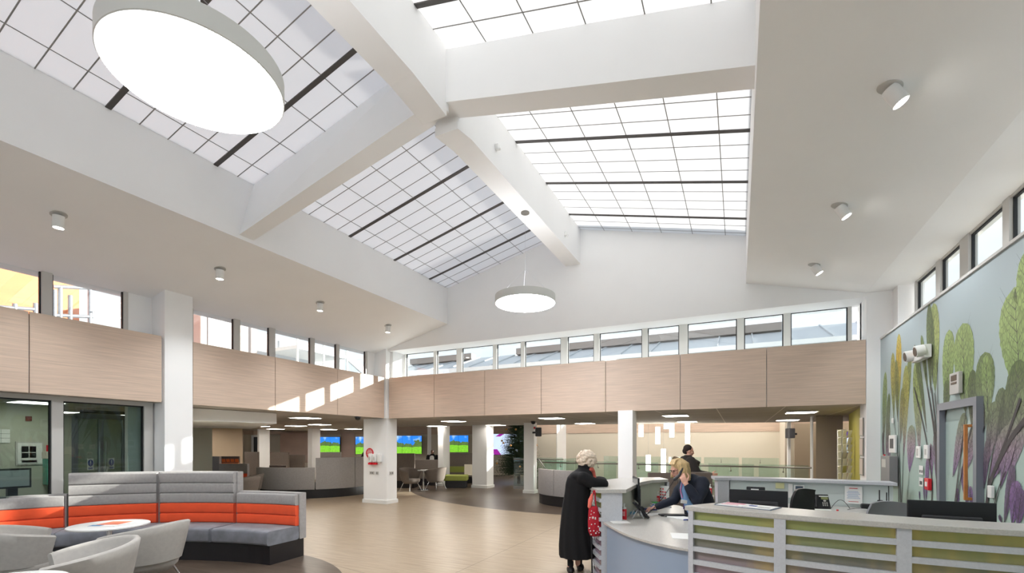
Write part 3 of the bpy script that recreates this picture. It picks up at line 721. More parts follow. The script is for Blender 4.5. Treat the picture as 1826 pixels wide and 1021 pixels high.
# fittings on the mural wall
def wall_item(name, lab, cat, ya, yb, za, zb, d, m, parts=(), x=XR):
    t = thing(name, lab, cat, (x, (ya + yb) / 2, za)); h = abs(yb - ya) / 2
    MB().box(-d, -.013, -h, h, 0, zb - za).build('housing', m, t, bevel=.006)
    for (nm, mm, a, b_, c_, e, dd) in parts:   # a,b in 0..1 from far (left in view) to near
        MB().box(-d - dd, -d + .002, h - 2 * h * a, h - 2 * h * b_, (zb - za) * c_, (zb - za) * e).build(nm, mm, t, bevel=.002)
    return t
t = wall_item('emergency_light', 'twin-head emergency light high on the leaf mural', 'emergency light', 7.62, 8.1, 2.80, 2.97, .09, WPLAS)
for s_ in (-1, 1):
    m = MB(); m.tube([(-.08, s_ * .2, .10), (-.17, s_ * .2, .085)], .075, 24); m.build('lamp_head', WPLAS, t, smooth=40)
    m = MB(); m.tube([(-.168, s_ * .2, .085), (-.176, s_ * .2, .084)], .06, 24); m.build('lens', STEEL, t, smooth=40)
MB().box(-.093, -.088, .05, .12, .1, .15).build('sticker', mat('orange_sticker', (230, 150, 50), .5), t)
wall_item('alarm_sounder', 'grey and silver alarm unit above the door in the mural', 'alarm unit', 6.72, 6.965, 2.252, 2.495, .05, FRAME, [('display', mat('brown_display', (96, 84, 72), .4), .2, .8, .62, .88, .004), ('slot', mat('brown_display', (96, 84, 72), .4), .2, .8, .46, .56, .004)])
wall_item('intercom', 'white intercom with grey screen above the grey cabinet', 'intercom', 9.05, 9.38, 1.55, 1.83, .04, WPLAS, [('screen', DGREY, .2, .75, .25, .8, .003)])
t = wall_item('wall_cabinet', 'grey steel cabinet with key on the leaf mural', 'cabinet', 9.0, 9.48, 1.04, 1.50, .12, mat('grey_steel', (132, 130, 132), .45), [('window', FRAME, .15, .6, .6, .88, .003)])
MB().box(-.1, -.08, .15, .19, .46, .48).build('indicator', RED, t)
wall_item('light_switch', 'white double switch left of the door, upper', 'switch', 7.68, 7.82, 1.50, 1.68, .04, WPLAS, [('rocker', FRAME, .3, .7, .3, .7, .004)])
wall_item('thermostat', 'cream thermostat beside the double switch', 'thermostat', 8.0, 8.16, 1.50, 1.66, .03, WPLAS, [('dial', FRAME, .2, .6, .2, .8, .004)])
wall_item('wall_socket', 'double socket above the other, left of the red call point', 'socket', 7.93, 8.08, 1.28, 1.40, .015, WPLAS, [('outlet', DGREY, .15, .4, .2, .5, .002), ('outlet', DGREY, .6, .85, .2, .5, .002)])
wall_item('wall_socket', 'socket just above the desk, below another socket', 'socket', 7.93, 8.08, 1.12, 1.24, .015, WPLAS, [('outlet', DGREY, .2, .8, .2, .6, .002)])
wall_item('call_point', 'red fire alarm call point by the purple leaves', 'fire call point', 7.62, 7.76, 1.10, 1.25, .05, RED, [('glass', WPLAS, .25, .75, .3, .7, .004)])
wall_item('door_release', 'small white button box right of the door', 'button', 6.02, 6.10, 1.17, 1.29, .04, WPLAS)
wall_item('wall_sensor', 'tiny white sensor high left on the mural', 'sensor', 9.2, 9.27, 2.02, 2.10, .03, WPLAS)

# ------------------------------------------------------------------ glazed screen and room at the left
t = thing('window_screen', kind='structure', loc=(-9.15, 0, 0))
for a, b in ((3.11, 3.24), (4.29, 4.42), (1.95, 2.07), (.8, .92), (-.1, 0)): MB().box(-.05, .05, a, b, 0, 2.40).build('mullion', FRAME, t)
for a, b in ((3.24, 4.29), (2.07, 3.11), (.92, 1.95), (0, .8)):
    MB().box(-.05, .05, a, b, 2.335, 2.40).build('frame_head', FRAME, t); MB().box(-.05, .05, a, b, 0, .08).build('frame_sill', FRAME, t)
    MB().box(-.02, .02, a, a + .018, .08, 2.335).box(-.02, .02, b - .018, b, .08, 2.335).box(-.02, .02, a, b, 2.317, 2.335).build('gasket', BLACKG, t)
    MB().box(-.005, .005, a, b, .08, 2.335).build('pane', SCREENG, t)
PALE = mat('pale_green_wall', (190, 192, 178), .8)
structure(MB().box(-11.5, -11.4, .0, 4.0, 0, 2.4).build('wall_office', PALE))
structure(MB().box(-11.5, -9.3, -.1, 0, 0, 2.4).build('wall_office_side', PALE))
q = atD(322, 13.5)
structure(MB().prism([(-9.3, 5.0), (-9.3, 5.12), (q[0], q[1] + .1), q], 0, 2.4).build('wall_lobby', PALE))
structure(MB().box(-15.2, -15.1, 2.0, 9, 0, 2.4).build('wall_lobby_back', PALE))
t = thing('door_2', kind='structure', loc=(-11.6, 4.3, 0))
for y in (0, .40, .80, 1.20): MB().box(-.04, .04, y - .035, y + .035, 0, 2.25).build('frame_stile', DOORG, t)
MB().box(-.04, .04, 0, 1.6, 2.19, 2.29).build('frame_head', DOORG, t); MB().box(-.06, .08, .1, .95, 2.30, 2.36).build('door_operator', BLACKP, t)
for y in (.04, .44, .84):
    MB().box(-.005, .005, y, y + .33, .05, 2.19).build('pane', SCREENG, t)
for y in (.35, .45): MB().tube([(.1, y, .8), (.1, y, 1.75)], .012, 8).build('pull_handle', CHROME, t, smooth=60)
BLUE = mat('sign_blue', (38, 62, 150), .5)
for i, y in enumerate((.22, .56)):
    s_ = thing('door_sign', ('left' if i == 0 else 'right') + ' of two white door signs with a blue exclamation disc', 'sign', (-11.55, 4.3 + y, 1.17))
    MB().box(0, .006, -.05, .05, 0, .23).build('plate', PAPER, s_)
    m = MB(); m.tube([(.006, 0, .14), (.009, 0, .14)], .042, 24); m.v = [(p[0], p[1], .14 + (p[2] - .14) * 1.6) for p in m.v]; m.build('disc', BLUE, s_)
    MB().box(.009, .011, -.008, .008, .125, .19).box(.009, .011, -.008, .008, .095, .11).build('exclamation_mark', PAPER, s_)
    MB().box(.006, .008, -.035, .035, .035, .05).box(.006, .008, -.035, .035, .015, .03).build('caption', BLUE, s_)
def office(name, lab, cat, px0, px1, py0, py1, m, d=.02, X=-11.4, parts=()):
    def at(px, py):
        u = (px - 913) / 821; dx = A_[0] + R_[0] * u; dy = A_[1] + R_[1] * u; k = X / dx; return dy * k, 1.7 + (790 - py) / 821 * k
    (ya, za), (yb, zb) = at(px0, py1), at(px1, py0)
    t = thing(name, lab, cat, (X, ya, za)); W_, H_ = yb - ya, zb - za
    MB().box(.004, d, 0, W_, 0, H_).build('body', m, t)
    for nm, mm, a, b, c_, e in parts: MB().box(d, d + .006, W_ * a, W_ * b, H_ * c_, H_ * e).build(nm, mm, t)
    return t
ya_ = mat('notice_yellow', (214, 170, 80), .6); bl_ = mat('notice_blue', (60, 120, 170), .6); or_ = mat('notice_orange', (206, 110, 70), .6)
office('notice_board', 'notice board with coloured leaflets behind the left glass', 'notice board', 27, 77, 787, 829, FRAME, parts=[('backing', PAPER, .06, .94, .06, .94), ('leaflet', ya_, .2, .45, .55, .8), ('leaflet', bl_, .48, .72, .55, .8), ('leaflet', or_, .2, .45, .3, .52), ('leaflet', or_, .48, .72, .3, .52), ('notice', WPLAS, .2, .75, .1, .2)])
office('wall_box', 'small dark red box high behind the left glass', 'wall box', 45, 56, 742, 750, mat('dark_red', (120, 42, 34), .5))
office('call_point', 'red fire alarm call point behind the left glass', 'fire call point', 82, 92, 793, 807, RED, parts=[('glass', WPLAS, .3, .7, .3, .7)])
office('wall_planner', 'white wall planner at the left picture edge behind the glass', 'wall planner', -16, 17, 765, 789, PAPER, parts=[('grid_line', DGREY, 0, 1, .33, .35), ('grid_line', DGREY, 0, 1, .66, .68), ('grid_line', DGREY, .5, .51, 0, 1)])
t = thing('framed_screen', 'black framed screen with grey display behind the left glass', 'monitor', (-10.9, 2.98, .95))
MB().box(0, .04, 0, .47, 0, .33).build('frame', BLACKP, t); MB().box(.04, .044, .025, .445, .03, .30).build('display', mat('dim_display', (170, 184, 190), .3), t); MB().box(-.02, .06, .18, .30, -.2, 0).build('stand', BLACKP, t)
t = thing('office_desk', 'office desk with cables behind the left glass', 'desk', (-10.8, 2.2, 0))
MB().box(-.55, .45, -.9, 1.6, .71, .75).build('desktop', COUNTER, t); MB().box(-.5, .4, -.85, -.8, 0, .71).build('leg_panel', COUNTER, t); MB().box(-.5, .4, 1.5, 1.55, 0, .71).build('leg_panel', COUNTER, t)
t = thing('paper_towel_holder', 'turquoise wall holder with cream top behind the glass beside the mullion', 'holder', (-11.28, 3.95, .0))
MB().box(-.1, .1, -.19, .02, .95, 1.42).build('bin_body', mat('turquoise', (104, 178, 160), .6), t, bevel=.01); MB().box(-.11, .11, -.2, .03, 1.42, 1.55).build('lid', WARMW, t, bevel=.01)

# ------------------------------------------------------------------ padded booth seating
def arcp(C, RF, a0, a1, n=14):
    out = []
    for i in range(n + 1):
        a = a0 + (a1 - a0) * i / n
        for (p, rp), (q, rq) in zip(RF, RF[1:]):
            if p <= a <= q: r = rp + (rq - rp) * (a - p) / (q - p); break
        else: r = RF[0][1] if a < RF[0][0] else RF[-1][1]
        out.append((C[0] + r * math.cos(math.radians(a)), C[1] + r * math.sin(math.radians(a))))
    return out
def booth(name, label, group, C, RF, segs, seat=True, fab=GREYF, accent=ORANGE, seatm=SEATF, basem=BLACK, depth=.55, low=.955, pads=True, zs=.47):
    mid = math.radians((segs[0][0] + segs[-1][1]) / 2); O = (C[0] + RF[0][1] * math.cos(mid), C[1] + RF[0][1] * math.sin(mid), 0)
    t = thing(name, label, 'seating', O, 0, group); c = (C[0] - O[0], C[1] - O[1])
    A0, A1 = segs[0][0], segs[-1][1]
    MB().sweep(arcp(c, RF, A0 + .3, A1 - .3, 40), [(depth - .05, .0), (depth - .05, .268), (-.10, .268), (-.10, 0)][::-1]).build('plinth', basem, t)
    if seat: 
        for a0, a1, z in segs:
            MB().sweep(arcp(c, RF, a0 + .12, a1 - .12), rrect(.0, depth, .27, zs, .035)).build('seat', seatm, t, smooth=50)
    for i, (a0, a1, zt) in enumerate(segs):
        MB().sweep(arcp(c, RF, a0 + .06, a1 - .06), rrect(-.13, -.01, .27, zt, .012)).build('backrest_shell', fab, t, smooth=40)
        if pads:
            rows = [(zs, .62, accent), (.62, .775, accent), (.775, .935 if zt < 1.1 else .93, fab)]
            if zt > 1.1: rows += [(.93, 1.085, fab), (1.085, zt - .01, fab)]
            for za, zb, m_ in rows:
                o = MB().sweep(arcp(c, RF, a0 + .35, a1 - .35), rrect(-.02, .06, za + .001, zb - .001, .022)).build('back_cushion', m_, t, smooth=50)
                if m_ is accent: o['label'] = 'orange back cushion' if accent is ORANGE else 'lime back cushion'
    return t
RF0 = [(87.5, 3.83), (104.7, 3.72), (123.6, 3.69), (139.6, 3.60), (170, 3.42), (190, 3.2)]
booth('curved_banquette', 'large curved grey banquette with orange back band in the left foreground', None, (-6.05, .95), RF0,
      [(87.5, 104.5, .958), (104.7, 123.4, 1.258), (123.6, 141.2, 1.258), (141.4, 160, .957), (160.2, 178, .957)])
# end panel closing the right end
t_ = MB(); t_.box(-.05, 0, -.02, .2, .27, .955)
booth('curved_booth', 'big outward-curved grey booth on a black plinth beyond the corner column', None, (-13.25, 11.45), [(-180, 1.9), (180, 1.9)],
      [(-100, -42, .95), (-41.5, -6, 1.25), (-5.5, 18, 1.25), (18.5, 48, .95)], basem=BLACK)
LIME = mat('lime_upholstery', (152, 160, 78), .85)
TAUPE = mat('taupe_upholstery', (118, 108, 100), .9, noise_amt=.05, nscale=20)
# straight booths further away: boxes with padded inner side
def far_booth(px0, px1, D, zt, label, m=TAUPE, accent=None, depth=.6, z0=.27):
    a, b = atD(px0, D), atD(px1, D); w = math.hypot(a[0] - b[0], a[1] - b[1]); t = thing('booth_seat', label, 'seating', (a[0], a[1], 0), YAW, 'booths of the far seating area')
    MB().box(0, w, 0, depth, 0, z0).build('plinth', BLACK, t); MB().box(0, w, 0, .12, z0, zt).build('backrest', m, t, bevel=.01)
    MB().box(.02, w - .02, .12, depth + .03, z0, .47).build('seat', accent or SEATF, t, bevel=.02)
    if accent: o = MB().box(.01, w - .01, -.02, 0, .47, .72).build('accent_band', accent, t); o['label'] = 'coloured lower band'
    return t
far_booth(345, 391, 15.5, 1.26, 'grey booth with orange band at far left, in front of a standing person', GREYF, ORANGE)
far_booth(391, 441, 15.0, 1.04, 'lower grey booth with orange band beside the far left booth', GREYF, ORANGE)
far_booth(436, 460, 20.5, 1.32, 'tall taupe booth end left of the far left column')
far_booth(481, 514, 20.2, 1.31, 'tall taupe booth right of the far left column')
far_booth(514, 542, 20.9, 1.18, 'taupe booth under the blank wall graphic')
far_booth(571, 607, 21.0, 1.30, 'pale booth under the leftmost meadow screen', GREYF)
far_booth(628, 660, 19.5, 1.12, 'taupe booth behind the person by the corner column')
far_booth(706, 739, 17.5, 1.32, 'tall taupe booth right of the corner column')
far_booth(739, 781, 18.6, 1.04, 'low taupe booth with a seated person behind it')
far_booth(802, 843, 19.6, 1.28, 'booth with lime band between the two far columns', TAUPE, LIME)
far_booth(480, 510, 16.8, .9, 'low taupe booth end left of the curved booth')
t = thing('bench', 'lime upholstered bench on black base between two far columns', 'bench', atD(816, 17.8) + (0,), YAW)
MB().box(-.45, .35, -.25, .3, 0, .27).build('plinth', BLACK, t); MB().box(-.5, .4, -.3, .35, .27, .48).build('seat_pad', LIME, t, bevel=.04)
x, y = atD(990, 12.6)
booth('round_booth', 'grey round-backed booth with lime seat by the glass balustrade', None, (x + .55, y + 1.15), [(-200, 1.3), (20, 1.3)], [(-150, -112, .98), (-111.5, -68, .98)], accent=LIME, seatm=LIME, depth=.5)
# sunlit orange papers on a rack at far left
t = thing('leaflet_shelf', 'rack of bright orange leaflets above the far left booth', 'leaflet rack', atD(388, 17.0) + (0,), YAW)
MB().box(0, .8, 0, .05, 0, 1.22).build('back_panel', TAUPE, t)
for i in range(5):
    MB().obox((.09 + .16 * i, -.04, 1.07), (.13, .01, .12), rx=.2).build('leaflet', mat('orange_leaflet', (240, 130, 60), .6), t)
MB().box(0, .8, -.07, 0, .93, .99).build('shelf_lip', mat('orange_leaflet', (240, 130, 60), .6), t)

# tub chairs
def tub_chair(label, loc, rz, m=CHAIRF, sc=1.0, cat='tub chair', grp='grey tub chairs round the low tables', seatm=CHAIRF, legm=CHROME):
    t = thing('tub_chair', label, cat, loc, rz, grp)
    n = 30; v = []; K = 10
    mb = MB()
    for i in range(n + 1):
        a = -2.25 + 4.5 * i / n; e = abs(a) / 2.25
        zt = .83 - .13 * e ** 1.6; zb = .40 - .02 * e
        ct, st = -math.cos(a), math.sin(a)
        def P(r, z, k=1.0): return (ct * r * .98 * k + .0, st * r * 1.04 * k, z)
        rt = .40 + .02 * e; rb = .325
        th = .058
        ring = [P(rb, zb), P(rb + (rt - rb) * .35, zb + (zt - zb) * .3), P(rb + (rt - rb) * .8, zb + (zt - zb) * .75), P(rt, zt - .02), P(rt - .012, zt - .003), P(rt - th / 2, zt), P(rt - th + .01, zt - .006), P(rt - th, zt - .03), P(rb + (rt - rb) * .4 - th, zb + (zt - zb) * .4), P(rb - th, zb)]
        v += ring
    fs = [(i * K + k, i * K + (k + 1) % K, (i + 1) * K + (k + 1) % K, (i + 1) * K + k) for i in range(n) for k in range(K)]
    fs += [tuple(range(K)), tuple(n * K + k for k in range(K))[::-1]]
    mb.add([(p[0] * sc, p[1] * sc, p[2]) for p in v], fs); o = mb.build('backrest_shell', m, t, smooth=50)
    mb = MB(); mb.lathe([(.02, .26), (.24, .27), (.30, .33), (.325, .40), (.30, .44), (.02, .455)], n=36); mb.v = [(p[0] * sc * 1.0 + .02, p[1] * sc * 1.04, p[2]) for p in mb.v]; mb.build('seat', seatm, t, smooth=60)
    for sx in (-1, 1):
        for sy in (-1, 1): MB().tube([(sx * .16, sy * .18, .30), (sx * .23, sy * .25, .10), (sx * .27, sy * .29, 0)], [.013, .012, .010], 10).build('leg', legm, t, smooth=60)
    return t
def low_table(label, loc, r=.4, z=.70):
    t = thing('round_table', label, 'table', loc, 0, 'round white tables by the banquette')
    MB().lathe([(.01, z - .028), (r - .02, z - .028), (r, z - .02), (r, z - .006), (r - .008, z), (.01, z)], n=56).build('table_top', WPLAS, t, smooth=40)
    MB().lathe([(.035, .02), (.035, z - .03)], n=20).build('pillar', CHROME, t, smooth=40)
    MB().lathe([(.01, 0), (.24, 0), (.24, .008), (.05, .02), (.01, .022)], n=40).build('foot', CHROME, t, smooth=40)
    return t
ch = tub_chair('stone grey tub chair right of the round table, back to the open floor', (-5.98, 2.84, 0), math.radians(203))
dup(ch, (-5.22, 2.00, 0), math.radians(247), 'nearest stone grey tub chair at the bottom left, behind the nearest table')
dup(ch, (-7.06, 2.16, 0), math.radians(74), 'stone grey tub chair at the left picture edge, facing the round table')
low_table('round white table between two tub chairs, with a newspaper on it', (-6.98, 2.92, 0))
low_table('round white table cut by the bottom left corner', (-4.71, 1.30, 0))
t = thing('newspaper', 'folded colour newspaper on the round white table', 'newspaper', (-6.96, 2.96, .701), .5)
MB().box(-.16, .16, -.2, .2, 0, .006).build('sheets', PAPER, t); MB().box(-.14, .12, -.1, .16, .006, .007).build('printed_picture', mat('print_coral', (226, 130, 100), .6), t)
MB().box(-.16, -.02, -.19, -.12, .006, .007).build('printed_heading', bl_, t)
# far chairs and table
for (px, D, rz, l, m) in ((732, 16.5, -.6, 'brown tub chair left of the far cafe table', TAUPE), (777, 17.0, 2.6, 'brown tub chair right of the far cafe table', TAUPE), (443, 13.2, 3.4, 'dark tub chair under the far left booth', TAUPE), (434, 12.2, 3.0, 'dark tub chair nearer, beside the one under the far left booth', TAUPE)):
    tub_chair(l, atD(px, D) + (0,), rz + YAW, m, 1, grp='dark tub chairs of the far seating area', seatm=TAUPE)
t = thing('cafe_table', 'small cafe table between two brown tub chairs', 'table', atD(755, 16.9) + (0,))
MB().lathe([(.01, .7), (.22, .7), (.22, .73), (.01, .73)], n=32).build('table_top', WPLAS, t); MB().lathe([(.03, .01), (.03, .7)], n=12).build('pillar', CHROME, t); MB().lathe([(.01, 0), (.22, 0), (.22, .012), (.01, .015)], n=24).build('foot', CHROME, t)
x, y = atD(836, 18.4); t = thing('side_chair', 'pale wooden chair beside the lime bench', 'chair', (x, y, 0), YAW)
MB().box(-.2, .2, -.2, .2, .43, .46).build('seat', WARMW, t, bevel=.01); MB().box(-.2, .2, .18, .21, .46, .85).build('backrest', WARMW, t, bevel=.01)
for sx in (-1, 1):
    for sy in (-1, 1): MB().tube([(sx * .15, sy * .15, .44), (sx * .19, sy * .2, 0)], .016, 8).build('leg', WARMW, t)

# ------------------------------------------------------------------ balustrade round the stair void
def balustrade(name, label, pts, posts=(), zr=1.1, rail=True, zg=1.16):
    O = pts[0]; t = thing(name, label, 'balustrade', (O[0], O[1], 0), 0, 'glass balustrades of the stair'); L = [(p[0] - O[0], p[1] - O[1]) for p in pts]
    for (a, b) in zip(L, L[1:]):
        n = max(1, round(math.hypot(a[0] - b[0], a[1] - b[1]) / 1.3)); d = Vector((b[0] - a[0], b[1] - a[1]))
        for i in range(n):
            p = Vector(a) + d * (i / n + .008); q = Vector(a) + d * ((i + 1) / n - .008)
            MB().sweep([p, q], [(-.008, .06), (.008, .06), (.008, zg), (-.008, zg)]).build('glass_panel', BALG, t)
            w_ = (p + q) / 2; nn = Vector((d.y, -d.x)).normalized() * .06
            MB().tube([(w_.x, w_.y, zr - .12), (w_.x + nn.x, w_.y + nn.y, zr - .12), (w_.x + nn.x, w_.y + nn.y, zr)], .008, 8).ball((w_.x, w_.y, zr - .12), .022, 10).build('rail_bracket', STEEL, t)
        MB().sweep([a, b], [(-.05, 0), (.05, 0), (.05, .09), (-.05, .09)]).build('base_channel', STEEL, t)
        if rail:
            nn = Vector((d.y, -d.x)).normalized() * .06
            MB().tube([(a[0] + nn.x, a[1] + nn.y, zr), (b[0] + nn.x, b[1] + nn.y, zr)], .021, 14).build('handrail', STEEL, t, smooth=60)
    return t
balustrade('glass_balustrade', 'long glass balustrade with steel handrail behind the reception desk', [(-5.55, 13.56), (1.62, 13.4)])
balustrade('glass_balustrade', 'far glass balustrade on the other side of the void', [(-5.2, 19.4), (1.4, 19.4)], rail=False)
balustrade('glass_balustrade', 'short glass balustrade in front of the fir tree', [(-7.6, 15.6), (-5.9, 16.4)])
balustrade('glass_balustrade', 'glass balustrade returning beside the stair, right of the fir tree', [(-5.62, 13.7), (-5.2, 17.2)], rail=False)
t = thing('stair_handrail', 'steel handrail sloping down the stair beside the fir tree', 'handrail', (-6.6, 15.6, 0))
MB().tube([(-.3, .3, 1.12), (0, .1, 1.1), (1.2, -1.2, .35), (1.35, -1.35, .12)], .022, 12).build('rail', STEEL, t, smooth=60)
MB().tube([(.55, -.5, 0), (.55, -.5, .75)], .016, 10).build('post', STEEL, t, smooth=60)

# ------------------------------------------------------------------ screens with meadow picture
def meadow_material():
    m, n, b = nodes_for('meadow_picture')
    tcn = N(n, 'TexCoord'); sp = N(n, 'SeparateXYZ'); n.links.new(tcn.outputs['Object'], sp.inputs[0])
    z1 = N(n, 'TexNoise'); z1.inputs['Scale'].default_value = 2.4; z1.inputs['Detail'].default_value = 6; n.links.new(tcn.outputs['Object'], z1.inputs['Vector'])
    z2 = N(n, 'TexNoise'); z2.inputs['Scale'].default_value = 11; z2.inputs['Detail'].default_value = 4; n.links.new(tcn.outputs['Object'], z2.inputs['Vector'])
    cloud = math_(n, 'MULTIPLY', math_(n, 'SUBTRACT', z1.outputs[0], .5), 5, True)
    sky = mixc(n, cloud, lin(34, 112, 214), lin(176, 204, 236))
    tree = mixc(n, z2.outputs[0], lin(28, 56, 28), lin(96, 120, 62)); grass = mixc(n, z2.outputs[0], lin(70, 140, 30), lin(128, 190, 50))
    h1 = math_(n, 'ADD', math_(n, 'MULTIPLY', z1.outputs[0], 1.1), .10)
    ti = math_(n, 'LESS_THAN', sp.outputs[2], h1); gi = math_(n, 'LESS_THAN', sp.outputs[2], math_(n, 'ADD', math_(n, 'MULTIPLY', z1.outputs[0], .25), .26))
    c = mixc(n, gi, mixc(n, ti, sky, tree), grass)
    n.links.new(c, b.inputs['Base Color']); n.links.new(c, b.inputs['Emission Color']); b.inputs['Emission Strength'].default_value = .75
    return m
MEADOW = meadow_material()
def on_far(px, D): return atD(px, D)
for (p0, p1, D, zt, zb, l) in ((571, 606, 25.6, 2.06, 1.18, 'leftmost meadow screen, right of a far column'), (634, 661, 25.4, 2.07, 1.10, 'meadow screen partly behind the corner column'),
        (700, 752, 25.2, 2.12, 1.12, 'widest meadow screen, right of the corner column'), (800, 835, 24.6, 2.13, 1.22, 'meadow screen between two far columns')):
    a, b = atD(p0, D), atD(p1, D); w = math.hypot(a[0] - b[0], a[1] - b[1]); t = thing('video_wall', l, 'screen', (a[0], a[1], zb), YAW, 'meadow screens on the far wall')
    MB().box(0, w, 0, .12, 0, zt - zb).build('casing', BLACKP, t)
    k = max(2, round(w / .55))
    for i in range(k): MB().box(w * i / k + .006, w * (i + 1) / k - .006, -.01, 0, .01, zt - zb - .01).build('display', MEADOW, t)
a = atD(878, 23.6); t = thing('video_wall', 'pale blue screen with purple corners beside the fir tree', 'screen', (a[0], a[1], 1.10), YAW)
MB().box(0, 1.6, 0, .1, 0, 1.1).build('casing', BLACKP, t); MB().box(.02, 1.58, -.01, 0, .02, 1.08).build('display', mat('pale_blue_display', (186, 204, 230), .4, emit=.6), t)
PUR = mat('purple_display', (140, 26, 140), .4, emit=.5)
MB().yprism([(.1, .02), (.45, .02), (.25, .3), (0.02, .3), (.02, .15)], -.014, -.01).yprism([(.15, .95), (.35, 1.08), (.6, 1.08), (.4, .95)], -.014, -.01).build('purple_graphic', PUR, t)
# plain pinkish wall graphics between the screens
PK = mat('rose_wall_graphic', (196, 172, 162), .7, noise_amt=.08, nscale=1.2, stretch=(1, 1, 2))
for (p0, p1, l) in ((500, 549, 'rose swirl wall graphic above the far booths'), (608, 633, 'rose wall graphic between two meadow screens')):
    a, b = atD(p0, 26.0), atD(p1, 26.0); w = math.hypot(a[0] - b[0], a[1] - b[1]); t = thing('wall_graphic', l, 'wall graphic', (a[0], a[1], .6), YAW)
    MB().box(0, w, -.02, 0, 0, 1.68).build('panel', PK, t)
# lit doorway at the far left
t = thing('door_3', kind='structure', loc=atD(448, 25.2) + (0,), ); t.rotation_euler = (0, 0, YAW)
MB().box(0, .12, 0, .1, 0, 2.05).box(.5, .6, 0, .1, 0, 2.05).box(0, .6, 0, .1, 2.05, 2.15).build('frame', WPLAS, t); MB().box(.12, .5, .02, .06, 0, 2.05).build('door_leaf', DGREY, t)

# fir tree
x, y = atD(925, 19.6); t = thing('christmas_tree', 'tall dark decorated fir tree behind the glass balustrade', 'christmas tree', (x, y, 0))
rnd = random.Random(3); f = MB(); H = 3.85
for i in range(2800):
    z = .35 + (H - .35) * (1 - rnd.random() ** .5) ; R0 = 1.18 * (1 - (z - .2) / H) + .05; a = rnd.random() * 2 * PI
    ln = R0 * (.75 + .35 * rnd.random()); d = Vector((math.cos(a), math.sin(a), -.12 + .35 * rnd.random())); p0 = Vector((0, 0, z)) + d * ln * (.35 * rnd.random()); p1 = Vector((0, 0, z)) + d * ln
    s_ = Vector((-d.y, d.x, 0)) ; w_ = .05
    for k in range(6):
        u = (k + .5) / 6; c_ = p0.lerp(p1, u); ll = .13 * (1.2 - u)
        for sg in (-1, 1):
            e_ = c_ + (s_ * sg + d * .8).normalized() * ll; f.add([c_, c_ + d * .02 + Vector((0, 0, .012)), e_], [(0, 1, 2)])
    f.add([p0 + s_ * .012, p1, p0 - s_ * .012], [(0, 1, 2)])
f.build('foliage', mat('fir_green', (66, 84, 60), .8, noise_amt=.4, nscale=6), t); MB().lathe([(.07, 0), (.06, 1), (.02, H - .2)], n=10).build('trunk', mat('bark', (70, 52, 40), .9), t)
for i in range(26):
    z = .6 + 2.6 * rnd.random(); R0 = 1.24 * (1 - (z - .2) / H); a = -PI / 2 + YAW + (rnd.random() - .5) * 3
    MB().ball((R0 * math.cos(a), R0 * math.sin(a), z), .045, 10).build('bauble', mat('gold_bauble', (214, 160, 96), .3, .6) if i % 3 else mat('silver_bauble', (210, 206, 200), .3, .6), t, smooth=60)

# speakers, beacon, camera dome
def speaker(px, D, z, l, s=1):
    x, y = atD(px, D); t = thing('wall_speaker', l, 'speaker', (x, y, z), YAW)
    MB().box(-.10, .10, -.1, .1, 0, .30).build('cabinet', DGREY, t, bevel=.02); MB().box(.10 * s, .2 * s, -.02, .02, .1, .16).build('bracket', BLACKP, t)
speaker(960, 15.4, 1.93, 'black speaker on the white column by the fir tree', -1)
speaker(1409, 14.2, 1.86, 'black speaker on the narrow bright post at the right', 1)
x, y = atD(953, 15.5); t = thing('alarm_beacon', 'red round beacon at the top of the column by the fir tree', 'beacon', (x, y, 2.22), YAW); MB().box(-.06, .06, -.05, 0, -.06, .06).build('base', WPLAS, t); MB().tube([(0, -.05, 0), (0, -.09, 0)], .035, 16).build('lens', RED, t)
for px, yy, D, l in ((638, 749, 12.0, 'black dome camera under the ceiling left of the corner column'), (951, 758, 14.5, 'black dome camera above the glass balustrade')):
    x, y = atD(px, D); t = thing('dome_camera', l, 'security camera', (x, y, 2.395), 0); MB().ball((0, 0, -.04), (.07, .07, .055), 16).build('dome', BLACKP, t, smooth=60); MB().lathe([(.02, -.02), (.085, -.02), (.085, 0), (.02, 0)], n=20).build('ring', DGREY, t)

# things on the corner column (front face y = 10.02)
def disc(mb, c, r, th, n=32): mb.tube([(c[0], c[1], c[2]), (c[0], c[1] - th, c[2])], r, n)
t = thing('round_sign', 'red round sign with white lettering on the corner column', 'sign', (-9.44, 10.015, 1.42)); m = MB(); disc(m, (0, 0, 0), .145, .006); m.build('disc', RED, t)
for i, w_ in enumerate((.12, .17, .2, .18, .2, .14)): MB().box(-w_ / 2, w_ / 2, -.009, -.006, .085 - i * .032, .097 - i * .032).build('lettering', PAPER, t)
for i, (xx, l) in enumerate(((-9.36, 'left white wall dispenser on the corner column'), (-9.20, 'middle white wall dispenser on the corner column'), (-9.03, 'right plain white dispenser on the corner column'))):
    t = thing('wall_dispenser', l, 'dispenser', (xx, 10.015, 1.10), 0, 'dispensers on the corner column'); MB().box(-.065, .065, -.1, -.004, .06, .31).build('housing', WPLAS, t, bevel=.03)
    if i < 2: o = MB().box(-.06, .06, -.095, -.01, 0, .055).build('label_band', RED, t); MB().ball((0, -.1, .17), (.03, .012, .06), 12).build('window', FRAME, t); MB().box(-.02, .02, -.09, -.05, .045, .065).build('nozzle', BLACKP, t)
for xx, zz, l, s_ in ((-9.35, .86, 'double socket low on the left of the corner column', .09), (-9.16, .86, 'single switch low on the corner column', .05)):
    t = thing('wall_socket', l, 'socket', (xx, 10.015, zz)); MB().box(-s_, s_, -.014, -.003, -.045, .045).build('plate', FRAME, t); MB().box(-s_ * .5, -s_ * .2, -.017, -.014, -.02, .02).box(s_ * .2, s_ * .5, -.017, -.014, -.02, .02).build('outlet', DGREY, t)
